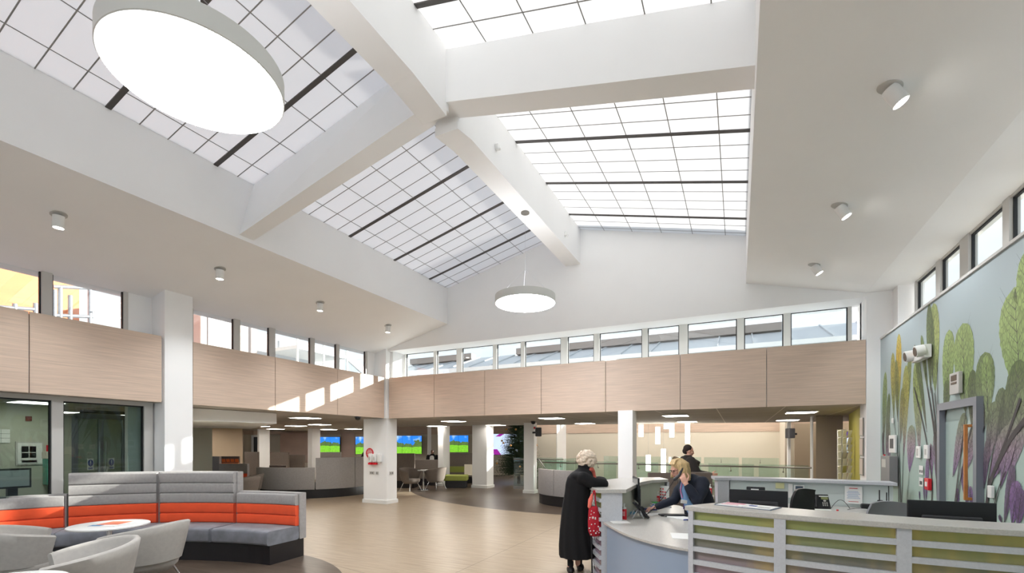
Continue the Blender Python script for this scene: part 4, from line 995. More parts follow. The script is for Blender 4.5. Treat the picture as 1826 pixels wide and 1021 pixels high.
t = thing('wall_socket', 'socket on the side face of the corner column', 'socket', (-8.815, 10.2, .86)); MB().box(.003, .014, -.08, .08, -.045, .045).build('plate', FRAME, t); MB().box(.014, .017, -.05, -.02, -.02, .02).box(.014, .017, .02, .05, -.02, .02).build('outlet', DGREY, t)

# ------------------------------------------------------------------ reception desk
ZR, ZW = 1.14, .75
def slat_front(t, path, z_top=1.10, posts=(), side=1, back=.10):
    """horizontal slats over tinted glass, path runs left to right with the outside on its right"""
    nb = [(1.022 + .074, z_top)] + [(1.022 - .117 * k + .0 + (-.043), 1.022 - .117 * k) for k in range(0, 8)]
    for z0, z1 in nb: MB().sweep(path, [(0, z0), (0, z1), (.03, z1), (.03, z0)]).build('slat', COUNTER, t, smooth=30)
    MB().sweep(path, [(0, 0), (0, .06), (.03, .06), (.03, 0)]).build('kick_rail', COUNTER, t, smooth=30)
    MB().sweep(path, [(.034, .05), (.034, z_top), (.042, z_top), (.042, .05)]).build('tinted_panel', TINT, t, smooth=30)
def tint_material():
    m, n, b = nodes_for('printed_tinted_glass')
    g = N(n, 'NewGeometry'); sp = N(n, 'SeparateXYZ'); n.links.new(g.outputs['Position'], sp.inputs[0])
    q = N(n, 'Mapping'); q.inputs['Scale'].default_value = (3.2, 3.2, .5); n.links.new(g.outputs['Position'], q.inputs[0])
    z = N(n, 'TexNoise'); z.inputs['Scale'].default_value = 1; z.inputs['Detail'].default_value = 3; n.links.new(q.outputs[0], z.inputs['Vector'])
    r = N(n, 'ValToRGB'); e = r.color_ramp.elements; e[0].position = .45; e[0].color = lin(150, 124, 138); e[1].position = .98; e[1].color = lin(150, 156, 92)
    for p, c_ in ((.62, (146, 132, 134)), (.75, (122, 122, 108)), (.86, (140, 146, 98))): k = e.new(p); k.color = lin(*c_)
    n.links.new(math_(n, 'DIVIDE', sp.outputs[2], 1.1), r.inputs[0])
    f = math_(n, 'MULTIPLY', math_(n, 'SUBTRACT', z.outputs[0], .5), 3.5, True)
    n.links.new(mixc(n, f, r.outputs[0], lin(196, 170, 96)), b.inputs['Base Color']); b.inputs['Roughness'].default_value = .12
    return m
TINT = tint_material()
t = thing('raised_counter', 'near raised reception counter with slatted tinted front at the bottom right', 'counter', (.6, 4.3, 0))
o_ = (.6, 4.3)
front = crom([(-.40 - o_[0], 4.385 - o_[1]), (.15 - o_[0], 4.245 - o_[1]), (.6 - o_[0], 4.17 - o_[1]), (1.1 - o_[0], 4.125 - o_[1]), (1.7 - o_[0], 4.125 - o_[1]), (2.19 - o_[0], 4.15 - o_[1])], 6)
slat_front(t, front)
top = [(-.42, 4.43), (-.43, 4.39)] + [(x, y) for x, y in [(.15, 4.235), (.4, 4.19), (.6, 4.155), (.85, 4.125), (1.1, 4.10), (1.4, 4.095), (1.7, 4.10), (2.21, 4.13)]] + [(2.21, 4.50), (1.68, 4.47), (1.4, 4.46), (1.05, 4.51), (.575, 4.60), (.2, 4.72), (-.12, 4.86)]
m = MB(); m.prism([(x - o_[0], y - o_[1]) for x, y in top], 1.10, ZR); m.build('counter_top', CTOP, t, bevel=.004)
for px0, px1 in ((1229, 1236), (1380, 1401), (1599, 1626)):
    a = [((A_[0] + R_[0] * (p - 913) / 821) / (A_[1] + R_[1] * (p - 913) / 821)) for p in (px0, px1)]
    def hit(k):
        for p, q in zip(front, front[1:]):
            X0, Y0, X1, Y1 = p[0] + o_[0], p[1] + o_[1], q[0] + o_[0], q[1] + o_[1]
            f0, f1 = X0 - k * Y0, X1 - k * Y1
            if f0 * f1 <= 0: u = f0 / (f0 - f1); return (p[0] + (q[0] - p[0]) * u, p[1] + (q[1] - p[1]) * u)
        return (front[0][0], front[0][1]) if k < 0 else (front[-1][0], front[-1][1])
    MB().sweep([hit(a[0]), hit(a[1])], [(-.003, 0), (-.003, 1.10), (.034, 1.10), (.034, 0)]).build('front_post', COUNTER, t)
MB().hexa([(-1.0, .09, 0), (-.97, .085, 0), (-.70, .50, 0), (-.73, .52, 0)], [(-1.0, .09, 1.1), (-.97, .085, 1.1), (-.70, .50, 1.1), (-.73, .52, 1.1)]).build('end_panel', COUNTER, t)
# low counter
t = thing('low_counter', 'low grey curved reception counter joining the two raised ones', 'counter', (-.9, 5.2, 0)); o_ = (-.9, 5.2)
outer = crom([(-1.47, 5.50), (-1.11, 4.95), (-.82, 4.65), (-.59, 4.50), (-.405, 4.43)], 6)
poly = [(p[0] - o_[0], p[1] - o_[1]) for p in outer] + [(-.16 - o_[0], 4.86 - o_[1]), (.15 - o_[0], 4.76 - o_[1]), (.15 - o_[0], 5.5 - o_[1]), (-.42 - o_[0], 5.7 - o_[1]), (-.58 - o_[0], 6.1 - o_[1]), (-.60 - o_[0], 7.0 - o_[1]), (-.80 - o_[0], 7.45 - o_[1]), (-1.02 - o_[0], 7.55 - o_[1]), (-1.27 - o_[0], 6.9 - o_[1]), (-1.28 - o_[0], 5.72 - o_[1])]
MB().prism(poly, .722, ZW).build('worktop', CTOP, t, bevel=.004)
po = [(p[0] - o_[0], p[1] - o_[1]) for p in outer]
MB().sweep(po, [(.05, 0), (.05, .722), (.07, .722), (.07, 0)]).build('front_panel', DESKB, t, smooth=30)
MB().box(-1.2, -1.17, .4, 2.3, 0, .722).build('side_panel', COUNTER, t) if False else None
# left raised counter
t = thing('raised_counter', 'left raised reception counter the elderly woman leans on', 'counter', (-1.6, 6.2, 0)); o_ = (-1.6, 6.2)
tp = [(-1.54, 5.48), (-1.22, 5.64), (-1.24, 6.2), (-1.26, 6.8), (-1.18, 7.25), (-.98, 7.55), (-1.16, 7.92), (-1.5, 7.72), (-1.76, 7.3), (-1.88, 6.8), (-1.86, 6.3), (-1.74, 5.85)]
MB().prism([(x - o_[0], y - o_[1]) for x, y in tp], 1.095, ZR).build('counter_top', CTOP, t, bevel=.004)
MB().prism([(x - o_[0], y - o_[1]) for x, y in [(-1.50, 5.53), (-1.27, 5.645), (-1.285, 5.72), (-1.52, 5.60)]], 0, 1.095).build('end_panel', COUNTER, t)
lp = crom([(-1.14, 7.86), (-1.48, 7.68), (-1.73, 7.28), (-1.85, 6.8), (-1.83, 6.3), (-1.71, 5.87), (-1.52, 5.52)], 5)
slat_front(t, [(p[0] - o_[0], p[1] - o_[1]) for p in lp])
ip = [(-1.30, 5.75), (-1.30, 6.3), (-1.32, 6.85), (-1.22, 7.3), (-1.04, 7.6)]
MB().sweep([(p[0] - o_[0], p[1] - o_[1]) for p in ip], [(0, 0), (0, 1.095), (.02, 1.095), (.02, 0)]).build('inner_panel', PALE, t)
MB().prism([(x - o_[0], y - o_[1]) for x, y in [(-1.18, 7.86), (-1.0, 7.56), (-.97, 7.58), (-1.15, 7.88)]], 0, 1.095).build('end_panel', COUNTER, t)
# far raised counter with worktop
t = thing('raised_counter', 'far raised counter running to the leaf mural, with notices on its inner side', 'counter', (.9, 8.4, 0)); o_ = (.9, 8.4)
INNER = mat('pale_glass_lining', (206, 216, 214), .35)
MB().prism([(x - o_[0], y - o_[1]) for x, y in [(-.34, 8.22), (-.10, 8.34), (.7, 8.42), (1.45, 8.36), (1.95, 8.28), (2.03, 8.26), (2.03, 8.62), (1.45, 8.70), (.7, 8.76), (-.42, 8.70)]], 1.095, ZR).build('counter_top', COUNTER, t, bevel=.004)
bk = crom([(-.12, 8.42), (.7, 8.50), (1.45, 8.44), (2.0, 8.35)], 6)
MB().sweep([(p[0] - o_[0], p[1] - o_[1]) for p in bk], [(0, 0), (0, 1.095), (.03, 1.095), (.03, 0)]).build('lining_panel', INNER, t, smooth=30)
MB().sweep([(p[0] - o_[0], p[1] - o_[1]) for p in bk], [(.2, 0), (.2, 1.095), (.23, 1.095), (.23, 0)]).build('outer_panel', COUNTER, t, smooth=30)
MB().prism([(x - o_[0], y - o_[1]) for x, y in [(-.30, 8.25), (-.13, 8.35), (-.15, 8.65), (-.36, 8.62)]], 0, 1.095).build('end_panel', COUNTER, t)
MB().prism([(x - o_[0], y - o_[1]) for x, y in [(-.30, 7.75), (.3, 7.68), (.3, 7.72), (1.0, 7.80), (1.5, 7.72), (1.72, 7.3), (2.2, 7.25), (2.2, 8.30), (1.45, 8.42), (.7, 8.48), (-.12, 8.40)]], .722, ZW).build('worktop', CTOP, t, bevel=.004)
MB().prism([(x - o_[0], y - o_[1]) for x, y in [(-.28, 7.8), (-.25, 7.8), (-.25, 8.24), (-.28, 8.22)]], 0, .722).build('leg_panel', COUNTER, t)
MB().box(.78, .80, -.65, -.2, .1, .722).build('drawer_side', DGREY, t)

# ------------------------------------------------------------------ things on the desks
def deskthing(name, lab, cat, x, y, z, rz=0, group=None): return thing(name, lab, cat, (x, y, z), rz, group)
def monitor(lab, loc, rz, w=.545, h=.33, z0=.10):
    t = thing('monitor', lab, 'monitor', loc, rz, 'computer monitors on the reception desk')   # back faces -y
    MB().box(-w / 2, w / 2, -.012, .012, z0, z0 + h).build('display_case', BLACKP, t, bevel=.006)
    MB().box(-w * .34, w * .34, -.035, -.012, z0 + .04, z0 + h * .66).build('rear_housing', DGREY, t, bevel=.01)
    m = MB()
    for k in range(5): m.box(-w * .28, w * .28, -.038, -.034, z0 + .07 + k * .028, z0 + .08 + k * .028)
    m.build('vent_slots', BLACK, t)
    MB().box(-.035, .035, -.06, -.035, .01, z0 + .16).build('stand_neck', BLACKP, t, bevel=.005)
    MB().lathe([(.01, 0), (.12, 0), (.12, .008), (.03, .018), (.01, .02)], (0, -.04, 0), 32).build('stand_foot', BLACKP, t, smooth=40)
    MB().box(-w / 2 + .012, w / 2 - .012, .012, .014, z0 + .012, z0 + h - .012).build('screen', mat('dark_screen', (40, 44, 54), .2), t)
    return t
# lower deck of the near raised counter carrying the monitors
t = thing('desk_return', 'inner grey worktop behind the near raised counter', 'worktop', (1.2, 5.0, 0))
MB().prism([(-1.03, -.10), (-.66, -.35), (-.2, -.45), (.2, -.50), (1.0, -.50), (1.0, .25), (-.2, .35), (-.7, .75), (-1.03, .75)], .722, .75).build('worktop', CTOP, t)
MB().box(-.68, -.65, .1, .6, 0, .722).build('leg_panel', COUNTER, t); MB().box(.9, .93, -.4, .2, 0, .722).build('leg_panel', COUNTER, t)
mon = monitor('black monitor seen from behind, left of the black office chair', (.19, 5.52, .75), 0, z0=.125)
monitor('largest black monitor seen from behind, at the right in front of the mural door', (1.53, 4.87, .75), 0, h=.34, z0=.145)
# monitor pair at the left end seen from the side
x, y = atD(1134, 6.45)
monitor('black monitor seen edge-on, at the left by the raised counter', (x, y, .75), math.radians(110), w=.48, h=.33, z0=.15)
# sanitiser bottles
def bottle(lab, x, y, z, s=1.0, first=[None]):
    if first[0]: return dup(first[0], (x, y, z), 0, lab)
    t = thing('sanitiser_bottle', lab, 'bottle', (x, y, z), 0, 'red hand sanitiser bottles'); first[0] = t
    MB().lathe([(.01, 0), (.029, 0), (.031, .006), (.031, .12), (.027, .132), (.012, .134)], n=28).build('bottle_body', RED, t, smooth=40)
    MB().lathe([(.024, .132), (.026, .135), (.026, .150), (.012, .156), (.009, .158), (.009, .185), (.012, .187), (.012, .20), (.004, .202)], n=20).build('pump', WPLAS, t, smooth=40)
    MB().obox((-.012, -.006, .196), (.055, .016, .010)).build('nozzle', WPLAS, t, bevel=.003)
    m = MB()
    for k in range(5): m.box(-.017, .017, -.0325, -.031, .05 + k * .012, .054 + k * .012)
    m.build('label_print', PAPER, t)
    return t
x, y = atD(1113, 5.75); bottle('red sanitiser bottle with white pump, nearest, beside the desk phone', x, y, .75)
x, y = atD(1173, 7.2); bottle('red sanitiser bottle on the worktop behind the stack of green folders', x, y, .75)
x, y = atD(1266, 7.9); bottle('red sanitiser bottle behind the blond woman, by the far counter end', x, y, .80)
t = thing('bottle_shelf', 'small grey ledge under the red bottle at the far counter end', 'ledge', (x, y, 0)); MB().box(-.12, .06, -.08, .08, 0, .80).build('ledge_box', COUNTER, t)
# desk phone near: seen from the side on its silver easel stand
t = thing('desk_phone', 'black desk phone on a silver stand, seen edge-on beside the near red bottle', 'telephone', atD(1141, 5.85) + (.75,), YAW, 'desk phones')
MB().obox((.02, 0, .095), (.215, .19, .028), ry=math.radians(50)).build('phone_body', BLACKP, t, bevel=.006)
MB().obox((-.045, .02, .17), (.07, .10, .03), ry=math.radians(50)).build('display', DGREY, t, bevel=.004)
m = MB(); m.tube([(-.11, -.06, .01), (-.05, -.06, .105), (-.01, -.06, .10), (.03, -.06, .01)], .008, 8); m.tube([(-.11, .06, .01), (-.05, .06, .105), (-.01, .06, .10), (.03, .06, .01)], .008, 8); m.tube([(-.05, -.06, .1), (-.05, .06, .1)], .008, 8)
m.build('easel_stand', mat('silver_plastic', (176, 178, 182), .35, .4), t, smooth=50)
def cord(a, b, sag, n=40, coils=0, r=.0035):
    P = []
    for i in range(n + 1):
        u = i / n; p = Vector(a).lerp(Vector(b), u); p.z -= sag * math.sin(PI * u)
        if coils: p += Vector((math.cos(2 * PI * coils * u), 0, math.sin(2 * PI * coils * u))) * .006
        P.append(p)
    return MB().tube(P, r, 6)
# office phone on the far worktop, dark tablet, handset
t = thing('desk_phone', 'black office phone with silver keys standing on the far worktop', 'telephone', (1.10, 8.02, .75), .25, 'desk phones')
MB().hexa([(-.11, -.03, .0), (.11, -.03, 0), (.11, .07, 0), (-.11, .07, 0)], [(-.095, .035, .2), (.095, .035, .2), (.095, .06, .2), (-.095, .06, .2)]).build('phone_body', BLACKP, t, bevel=.006)
MB().obox((.03, -.002, .15), (.09, .006, .035), rx=-.3).build('display', mat('lcd_olive', (150, 156, 104), .3), t); MB().obox((.02, .002, .178), (.12, .006, .014), rx=-.3).build('label_strip', PAPER, t)
MB().ball((.03, -.012, .115), (.02, .008, .013), 12).build('dial_ring', FRAME, t)
for r_ in range(3):
    for c_ in range(3): MB().obox((.008 + c_ * .026, -.024 + r_ * .007, .048 + r_ * .02), (.014, .008, .013), rx=-.3).build('key', FRAME, t)
m = MB(); m.tube([(-.085, -.035, .03), (-.08, -.02, .1), (-.07, .015, .185)], [.018, .013, .018], 10); m.build('handset', BLACKP, t, smooth=60)
t = thing('tablet_stand', 'black backrest-like tablet with yellow note behind the left rear monitor', 'tablet', (.23, 7.55, .75), -.05)
MB().obox((0, 0, .17), (.24, .02, .30), rx=-.15).build('case', BLACKP, t, bevel=.02); MB().box(-.1, .1, -.02, .14, 0, .015).build('base', BLACKP, t)
MB().obox((-.01, -.035, .285), (.10, .004, .018), rx=-.15).build('label_strip', PAPER, t); MB().obox((.0, -.025, .22), (.085, .004, .045), rx=-.15).build('yellow_note', mat('yellow_note', (232, 180, 40), .5), t)
t = thing('control_pad', 'white wall pad with dark display on the far counter lining', 'control pad', (.86, 8.475, .93), -.02)
MB().box(-.07, .07, -.02, -.002, 0, .115).build('housing', WPLAS, t, bevel=.004); MB().box(-.05, .05, -.024, -.02, .045, .10).build('display', mat('lcd_grey', (70, 84, 100), .3), t)
t = thing('notice', 'white notice with red and blue print lines on the far counter lining', 'notice', (1.545, 8.405, .80), -.1)
MB().box(-.105, .105, -.006, -.002, 0, .26).build('sheet', PAPER, t)
m = MB(); m.box(-.05, .05, -.008, -.006, .225, .235); m.box(-.06, .06, -.008, -.006, .03, .036); m.build('red_print', RED, t); m = MB()
for k in range(6): m.box(-.08 + .01 * (k % 2), .08 - .012 * (k % 3), -.008, -.006, .08 + k * .02, .087 + k * .02)
m.build('blue_print', mat('faded_blue', (150, 170, 205), .6), t)
t = thing('notice', 'pale yellow sheet on the far counter lining', 'notice', (.60, 8.485, .98), 0); MB().box(-.06, .06, -.005, -.002, 0, .09).build('sheet', mat('pale_yellow_paper', (222, 222, 170), .7), t)
t = thing('notice', 'white card strip on the far counter lining above the black chair', 'notice', (.745, 8.485, .84), 0); MB().box(-.03, .03, -.008, -.002, 0, .22).build('card', PAPER, t)
t = thing('notice', 'white panel with small red and blue symbols on the left counter inner side', 'notice', (-1.015, 7.50, .78), math.radians(-35))
MB().box(-.1, .1, -.04, -.03, 0, .26).build('sheet', PAPER, t)
rr = random.Random(5)
for k in range(14): MB().box(-.07 + .045 * (k % 3), -.045 + .045 * (k % 3), -.043, -.04, .02 + .045 * (k // 3), .04 + .045 * (k // 3)).build('symbol', (RED, BLUE, mat('notice_orange', (206, 110, 70), .6))[0 if rr.random() < .6 else rr.randint(1, 2)], t)
# two-way radio charger with aerials and headset at the right end of the far worktop
t = thing('radio_charger', 'black charger with two aerials at the right end of the far worktop', 'radio charger', (1.80, 8.02, .75), 0)
MB().box(-.12, .16, -.07, .07, 0, .03).build('tray', BLACKP, t, bevel=.008); MB().box(-.05, .01, -.03, .03, .03, .16).build('radio', BLACKP, t, bevel=.01); MB().box(.03, .10, -.03, .03, .03, .13).build('radio', BLACKP, t, bevel=.01)
for x_, h_ in ((-.03, .30), (.05, .27)): MB().tube([(x_, 0, .12), (x_, 0, h_)], .007, 8).build('aerial', BLACKP, t)
MB().box(-.24, -.1, -.03, .05, .03, .10).build('headset', BLACKP, t, bevel=.02)
t = thing('cable', 'thin black cables lying on the far worktop', 'cable', (1.45, 7.95, .752))
cord((-.25, 0, .02), (-.02, .05, .02), -.12).build('cable_run', BLACKP, t); cord((-.05, .05, .005), (.3, .02, .005), -.03).build('cable_run', BLACKP, t)
t = thing('marker_cap', 'tiny red cap on the far worktop beside the phone', 'cap', (1.26, 7.85, .75)); MB().lathe([(.01, 0), (.014, 0), (.014, .016), (.005, .018)], n=12).build('cap', RED, t)
t = thing('notepad', 'white notepad before the far desk phone', 'notepad', (1.08, 7.83, .75), .1); MB().box(-.1, .1, -.04, .04, 0, .008).build('pages', PAPER, t)
t = thing('notice_rail', 'dark cable hanging at the end of the far counter', 'cable', (1.94, 8.3, .76)); MB().tube([(0, 0, 0), (0, .01, .33)], .006, 6).build('cable_run', BLACKP, t)
# clipboard with papers on the near raised counter
t = thing('clipboard', 'open clipboard with printed sheets on the near raised counter', 'clipboard', (.075, 4.60, ZR), math.radians(-22))
MB().box(-.24, .24, -.13, .12, 0, .004).build('board', mat('slate_blue_card', (96, 108, 128), .5), t)
MB().box(-.225, -.005, -.12, .11, .004, .008).build('sheet', PAPER, t); MB().box(.005, .225, -.12, .11, .004, .008).build('sheet', PAPER, t)
MB().box(-.21, -.04, .02, .09, .008, .009).box(-.21, -.06, -.06, -.03, .008, .009).build('pink_table_print', mat('pink_print', (214, 130, 150), .6), t)
MB().box(.02, .08, -.02, .02, .008, .012).build('blue_clip', BLUE, t); MB().box(.10, .20, -.03, -.022, .008, .009).box(.10, .20, -.06, -.052, .008, .009).build('print_line', DGREY, t)
MB().tube([(-.235, -.13, .012), (-.235, .12, .012)], .006, 8).build('binder_spine', CHROME, t)
# papers, folders, keyboard and odds on the low worktop
def paper(lab, px, D, rz, w=.21, l=.297, m=PAPER, h=.003, z=.75, cat='paper', name='paper_sheet'):
    x, y = atD(px, D); t = thing(name, lab, cat, (x, y, z), rz); MB().box(-w / 2, w / 2, -l / 2, l / 2, 0, h).build('sheet', m, t); return t
paper('white sheet under the near red sanitiser bottle', 1103, 5.62, .5)
paper('white sheet at the inner edge of the low counter, beside the near slatted counter', 1216, 4.72, .2)
t = paper('notepad with blue edge under the pen hand', 1214, 5.85, .9, .2, .28, PAPER, .012, name='notepad', cat='notepad'); MB().box(-.1, .1, -.15, -.14, 0, .013).build('blue_binding', BLUE, t)
paper('loose white sheet behind the phone stand', 1160, 6.2, -.4)
t = thing('wrist_rest', 'black curved wrist rest and keyboard under her arm', 'keyboard', atD(1199, 6.05) + (.75,), .45); MB().box(-.17, .17, -.06, .06, 0, .02).build('key_bed', BLACKP, t, bevel=.008); MB().ball((.02, -.09, .012), (.16, .035, .02), 16).build('gel_pad', BLACKP, t, smooth=60)
t = thing('blue_folder', 'dark blue narrow folder left of the writing hand', 'folder', atD(1160, 6.55) + (.75,), YAW + .1); MB().box(-.085, .085, -.03, .03, 0, .03).build('cover', mat('deep_blue_card', (52, 62, 120), .5), t)
t = thing('document_tray', 'tray of magazines with a bright green folder on top', 'document tray', atD(1178, 6.9) + (.75,), YAW)
MB().box(-.15, .13, -.1, .1, 0, .02).build('tray', COUNTER, t)
for k, (m_, dz) in enumerate(((PAPER, .02), (DGREY, .032), (PAPER, .04), (mat('bright_green', (60, 170, 80), .5), .054))): MB().obox((.01 * (k % 2) - .01, 0, dz + .006), (.26 - .015 * k, .19, .011), rz=.06 * (k - 1)).build('magazine', m_, t)
t = thing('desk_clutter_cable', 'coiled black cable behind the desk phone', 'cable', atD(1112, 6.35) + (.75,)); m = MB()
for k in range(3): m.tube([(.05 * math.cos(a / 8 * PI + k) + .02 * k, .04 * math.sin(a / 8 * PI), .008 + .012 * k) for a in range(17)], .006, 6)
m.build('coil', BLACKP, t)
t = thing('blue_card', 'light blue card among the clutter by the edge-on monitor', 'card', atD(1126, 6.2) + (.75,), .3); MB().box(-.05, .05, -.04, .04, .0, .03).build('card_stack', mat('sky_blue_card', (110, 160, 190), .5), t)
t = thing('computer_mouse', 'black mouse beside the clutter by the edge-on monitor', 'mouse', atD(1143, 6.5) + (.75,)); MB().ball((0, 0, .03), (.045, .03, .035), 14).build('shell', BLACKP, t, smooth=60)
# chairs inside the reception
def office_chair(lab, loc, rz, m, gr):
    t = thing('office_chair', lab, 'office chair', loc, rz, gr)
    v = []; f = []; nx, nz = 8, 10
    mb = MB()
    for side in (0, 1):
        for i in range(nz + 1):
            for j in range(nx + 1):
                u = (j / nx - .5) * 2; w_ = i / nz; half = .225 * (1 - .12 * w_ ** 2) * (1 if w_ < .9 else .93)
                mb.v.append((u * half, .05 * u * u * -1 + .07 * math.sin(w_ * PI) * .6 + (0 if side else .045) * (1 - .3 * abs(u)), .52 + .52 * w_ + (-.02 * u * u if i == nz else 0)))
    k = (nx + 1) * (nz + 1)
    for i in range(nz):
        for j in range(nx):
            a = i * (nx + 1) + j
            mb.f += [(a, a + 1, a + nx + 2, a + nx + 1), (k + a, k + a + nx + 1, k + a + nx + 2, k + a + 1)]; mb.m += [0, 0]
    ed = [j for j in range(nx + 1)] + [i * (nx + 1) + nx for i in range(1, nz + 1)] + [nz * (nx + 1) + j for j in range(nx - 1, -1, -1)] + [i * (nx + 1) for i in range(nz - 1, 0, -1)]
    for a, b in zip(ed, ed[1:] + ed[:1]): mb.f.append((b, a, k + a, k + b)); mb.m.append(0)
    mb.build('backrest', m, t, smooth=60)
    MB().ball((0, .24, .47), (.24, .24, .05), 20).build('seat', m, t, smooth=60)
    MB().tube([(0, .03, .56), (0, .05, .44), (0, .22, .42)], .022, 8).build('back_bracket', BLACKP, t); MB().tube([(0, .22, .1), (0, .22, .44)], .028, 12).build('gas_lift', BLACKP, t)
    for q in range(5):
        a = q * 2 * PI / 5; MB().tube([(0, .22, .11), (.27 * math.cos(a), .22 + .27 * math.sin(a), .06)], .018, 8).ball((.27 * math.cos(a), .22 + .27 * math.sin(a), .028), .028, 10).build('base_arm', BLACKP, t)
    MB().tube([(0, .012, .72), (0, .004, .72)], .05, 20).build('back_badge', DGREY, t)
    return t
office_chair('black office chair with its back turned, right of the rear monitor', (.77, 7.18, .06), math.radians(48), BLACKP, 'office chairs in the reception')
office_chair('grey fabric office chair between the near counter and the far worktop', (1.42, 6.1, 0), math.radians(20), mat('mid_grey_fabric', (140, 142, 146), .9), 'office chairs in the reception').location.z = .05

# framed notices on the pier and leaflet rack on the olive wall
for i, (z0, z1, l) in enumerate(((1.83, 2.16, 'top'), (1.47, 1.80, 'middle'), (1.12, 1.44, 'bottom'))):
    x, y = atD(1541.5, 8.15); t = thing('framed_notice', l + ' narrow framed notice on the edge of the white pier', 'framed notice', (2.026, 10.30 - .0, z0), 0, 'framed notices by the olive wall')
    MB().box(-.02, -.002, -.12, .12, 0, z1 - z0).build('frame', STEEL, t); MB().box(-.023, -.019, -.10, .10, .02, z1 - z0 - .02).build('sheet', mat('tinted_sheet', (214, 200, 190), .6), t)
x, y = atD(1519, 9.8); t = thing('leaflet_rack', 'clear wall rack full of leaflets in front of the olive wall', 'leaflet rack', (x - .12, y - .12, 0), YAW)
MB().box(-.10, .10, .12, .13, .9, 2.0).build('back_plate', FRAME, t)
for r_ in range(7):
    for c_ in range(3):
        z = .92 + r_ * .15; MB().obox((-.10 + c_ * .085, .06 - .03 * c_, z + .08), (.075, .012, .16), rx=.35, ry=-.3 + .15 * c_).build('leaflet', (PAPER, FRAME, mat('leaflet_olive', (176, 172, 120), .6))[(r_ + c_) % 3 if (r_ * c_) % 2 else 0], t)
x, y = atD(1494, 15.5); t = thing('video_wall', 'blue and purple screen glimpsed between the taupe partition and the leaflet rack', 'screen', (x, y, 1.38), YAW)
MB().box(-.35, .45, 0, .08, 0, .72).build('casing', BLACKP, t); MB().box(-.33, .43, -.01, 0, .02, .5).build('display', mat('pale_blue_display', (186, 204, 230), .4, emit=.6), t); MB().box(-.33, .43, -.01, 0, .5, .7).build('purple_graphic', mat('violet_display', (70, 30, 140), .4, emit=.6), t)
MB().box(-.25, .1, -.013, -.01, .08, .14).build('caption_bar', mat('blue_display', (40, 120, 190), .4, emit=.5), t)
m = MB()
for k in range(6): m.box(-.2 + .1 * k, -.15 + .1 * k, -.013, -.01, .18, .30 + .03 * (k % 2))
m.build('figures_graphic', DGREY, t)
structure(MB().box(x - 1.2, x + 2.2, y + .5, y + .6, 0, 2.4).build('wall_room_far', mat('tan_paint', (186, 168, 144), .8)))

# brown booth panels behind the reception
t = thing('booth_partition', 'dark taupe panel behind the blond woman', 'partition', atD(1157, 9.4) + (0,), YAW)
MB().box(0, .60, 0, .08, 0, 1.10).build('panel', BROWNW, t); MB().box(.60, 1.02, -.02, .10, 0, 1.16).build('panel', BROWNW, t)
t = thing('booth_partition', 'taupe cabinet panel in front of the standing person in the dark padded coat', 'partition', atD(1240, 8.9) + (0,), YAW)
MB().box(0, .33, 0, .3, 0, 1.13).build('panel', BROWNW, t)

# ------------------------------------------------------------------ people
def loft(mb, secs, n=36, fl=0, k=9):
    vs = []; fs = []
    for i, (x, y, z, rx, ry) in enumerate(secs):
        for j in range(n):
            a = 2 * PI * j / n; q = 1 + fl * (1 - i / (len(secs) - 1)) ** 1.5 * math.cos(k * a + i * .15)
            vs.append((x + rx * q * math.cos(a), y + ry * q * math.sin(a), z))
    for i in range(len(secs) - 1):
        for j in range(n): fs.append((i * n + j, i * n + (j + 1) % n, (i + 1) * n + (j + 1) % n, (i + 1) * n + j))
    fs.append(tuple(range(n))[::-1]); fs.append(tuple((len(secs) - 1) * n + j for j in range(n)))
    return mb.add(vs, fs)
def limb(mb, pts, rs):
    mb.tube(pts, rs, 14)
    for p, r in zip(pts, rs): mb.ball(p, r * 1.0, 12)
    return mb
def skin_over(mb, name, m, parent, vox, sm=3, label=None):
    o = mb.build(name, m, parent); md = o.modifiers.new('r', 'REMESH'); md.mode = 'VOXEL'; md.voxel_size = vox; md.use_smooth_shade = True
    s_ = o.modifiers.new('s', 'SMOOTH'); s_.iterations = sm; s_.factor = .5
    if label: o['label'] = label
    return o
def head(mb, c, f, s=1.0, tilt=0):
    """skull, jaw, nose, ears, neck root; f = unit facing vector (may look down)"""
    c = Vector(c); f = Vector(f).normalized(); up = Vector((0, 0, 1)); up = (up - f * up.dot(f)).normalized(); r = f.cross(up)
    Rm = Matrix((r, f, up)).transposed()
    P = lambda a, b, d: c + (r * a + f * b + up * d) * s
    mb.ball(P(0, -.015, .03), (.074 * s, .094 * s, .088 * s), 24, Rm); mb.ball(P(0, .022, -.03), (.058 * s, .066 * s, .085 * s), 20, Rm)
    mb.ball(P(0, .062, -.085), (.026 * s, .02 * s, .02 * s), 12, Rm)                       # chin
    mb.tube([P(0, .082, .02), P(0, .104, -.02), P(0, .10, -.03)], [.008 * s, .014 * s, .013 * s], 10)   # nose
    mb.ball(P(0, .103, -.026), .0135 * s, 10); mb.ball(P(-.03, .078, .028), (.024 * s, .012 * s, .008 * s), 10, Rm); mb.ball(P(.03, .078, .028), (.024 * s, .012 * s, .008 * s), 10, Rm)
    mb.ball(P(0, .088, -.054), (.024 * s, .01 * s, .007 * s), 10, Rm); mb.ball(P(0, .086, -.064), (.02 * s, .01 * s, .008 * s), 10, Rm)
    for q in (-1, 1): mb.ball(P(q * .075, -.01, -.005), (.010 * s, .02 * s, .032 * s), 12, Rm); mb.ball(P(q * .038, .06, -.02), (.022 * s, .02 * s, .02 * s), 12, Rm)
    return P
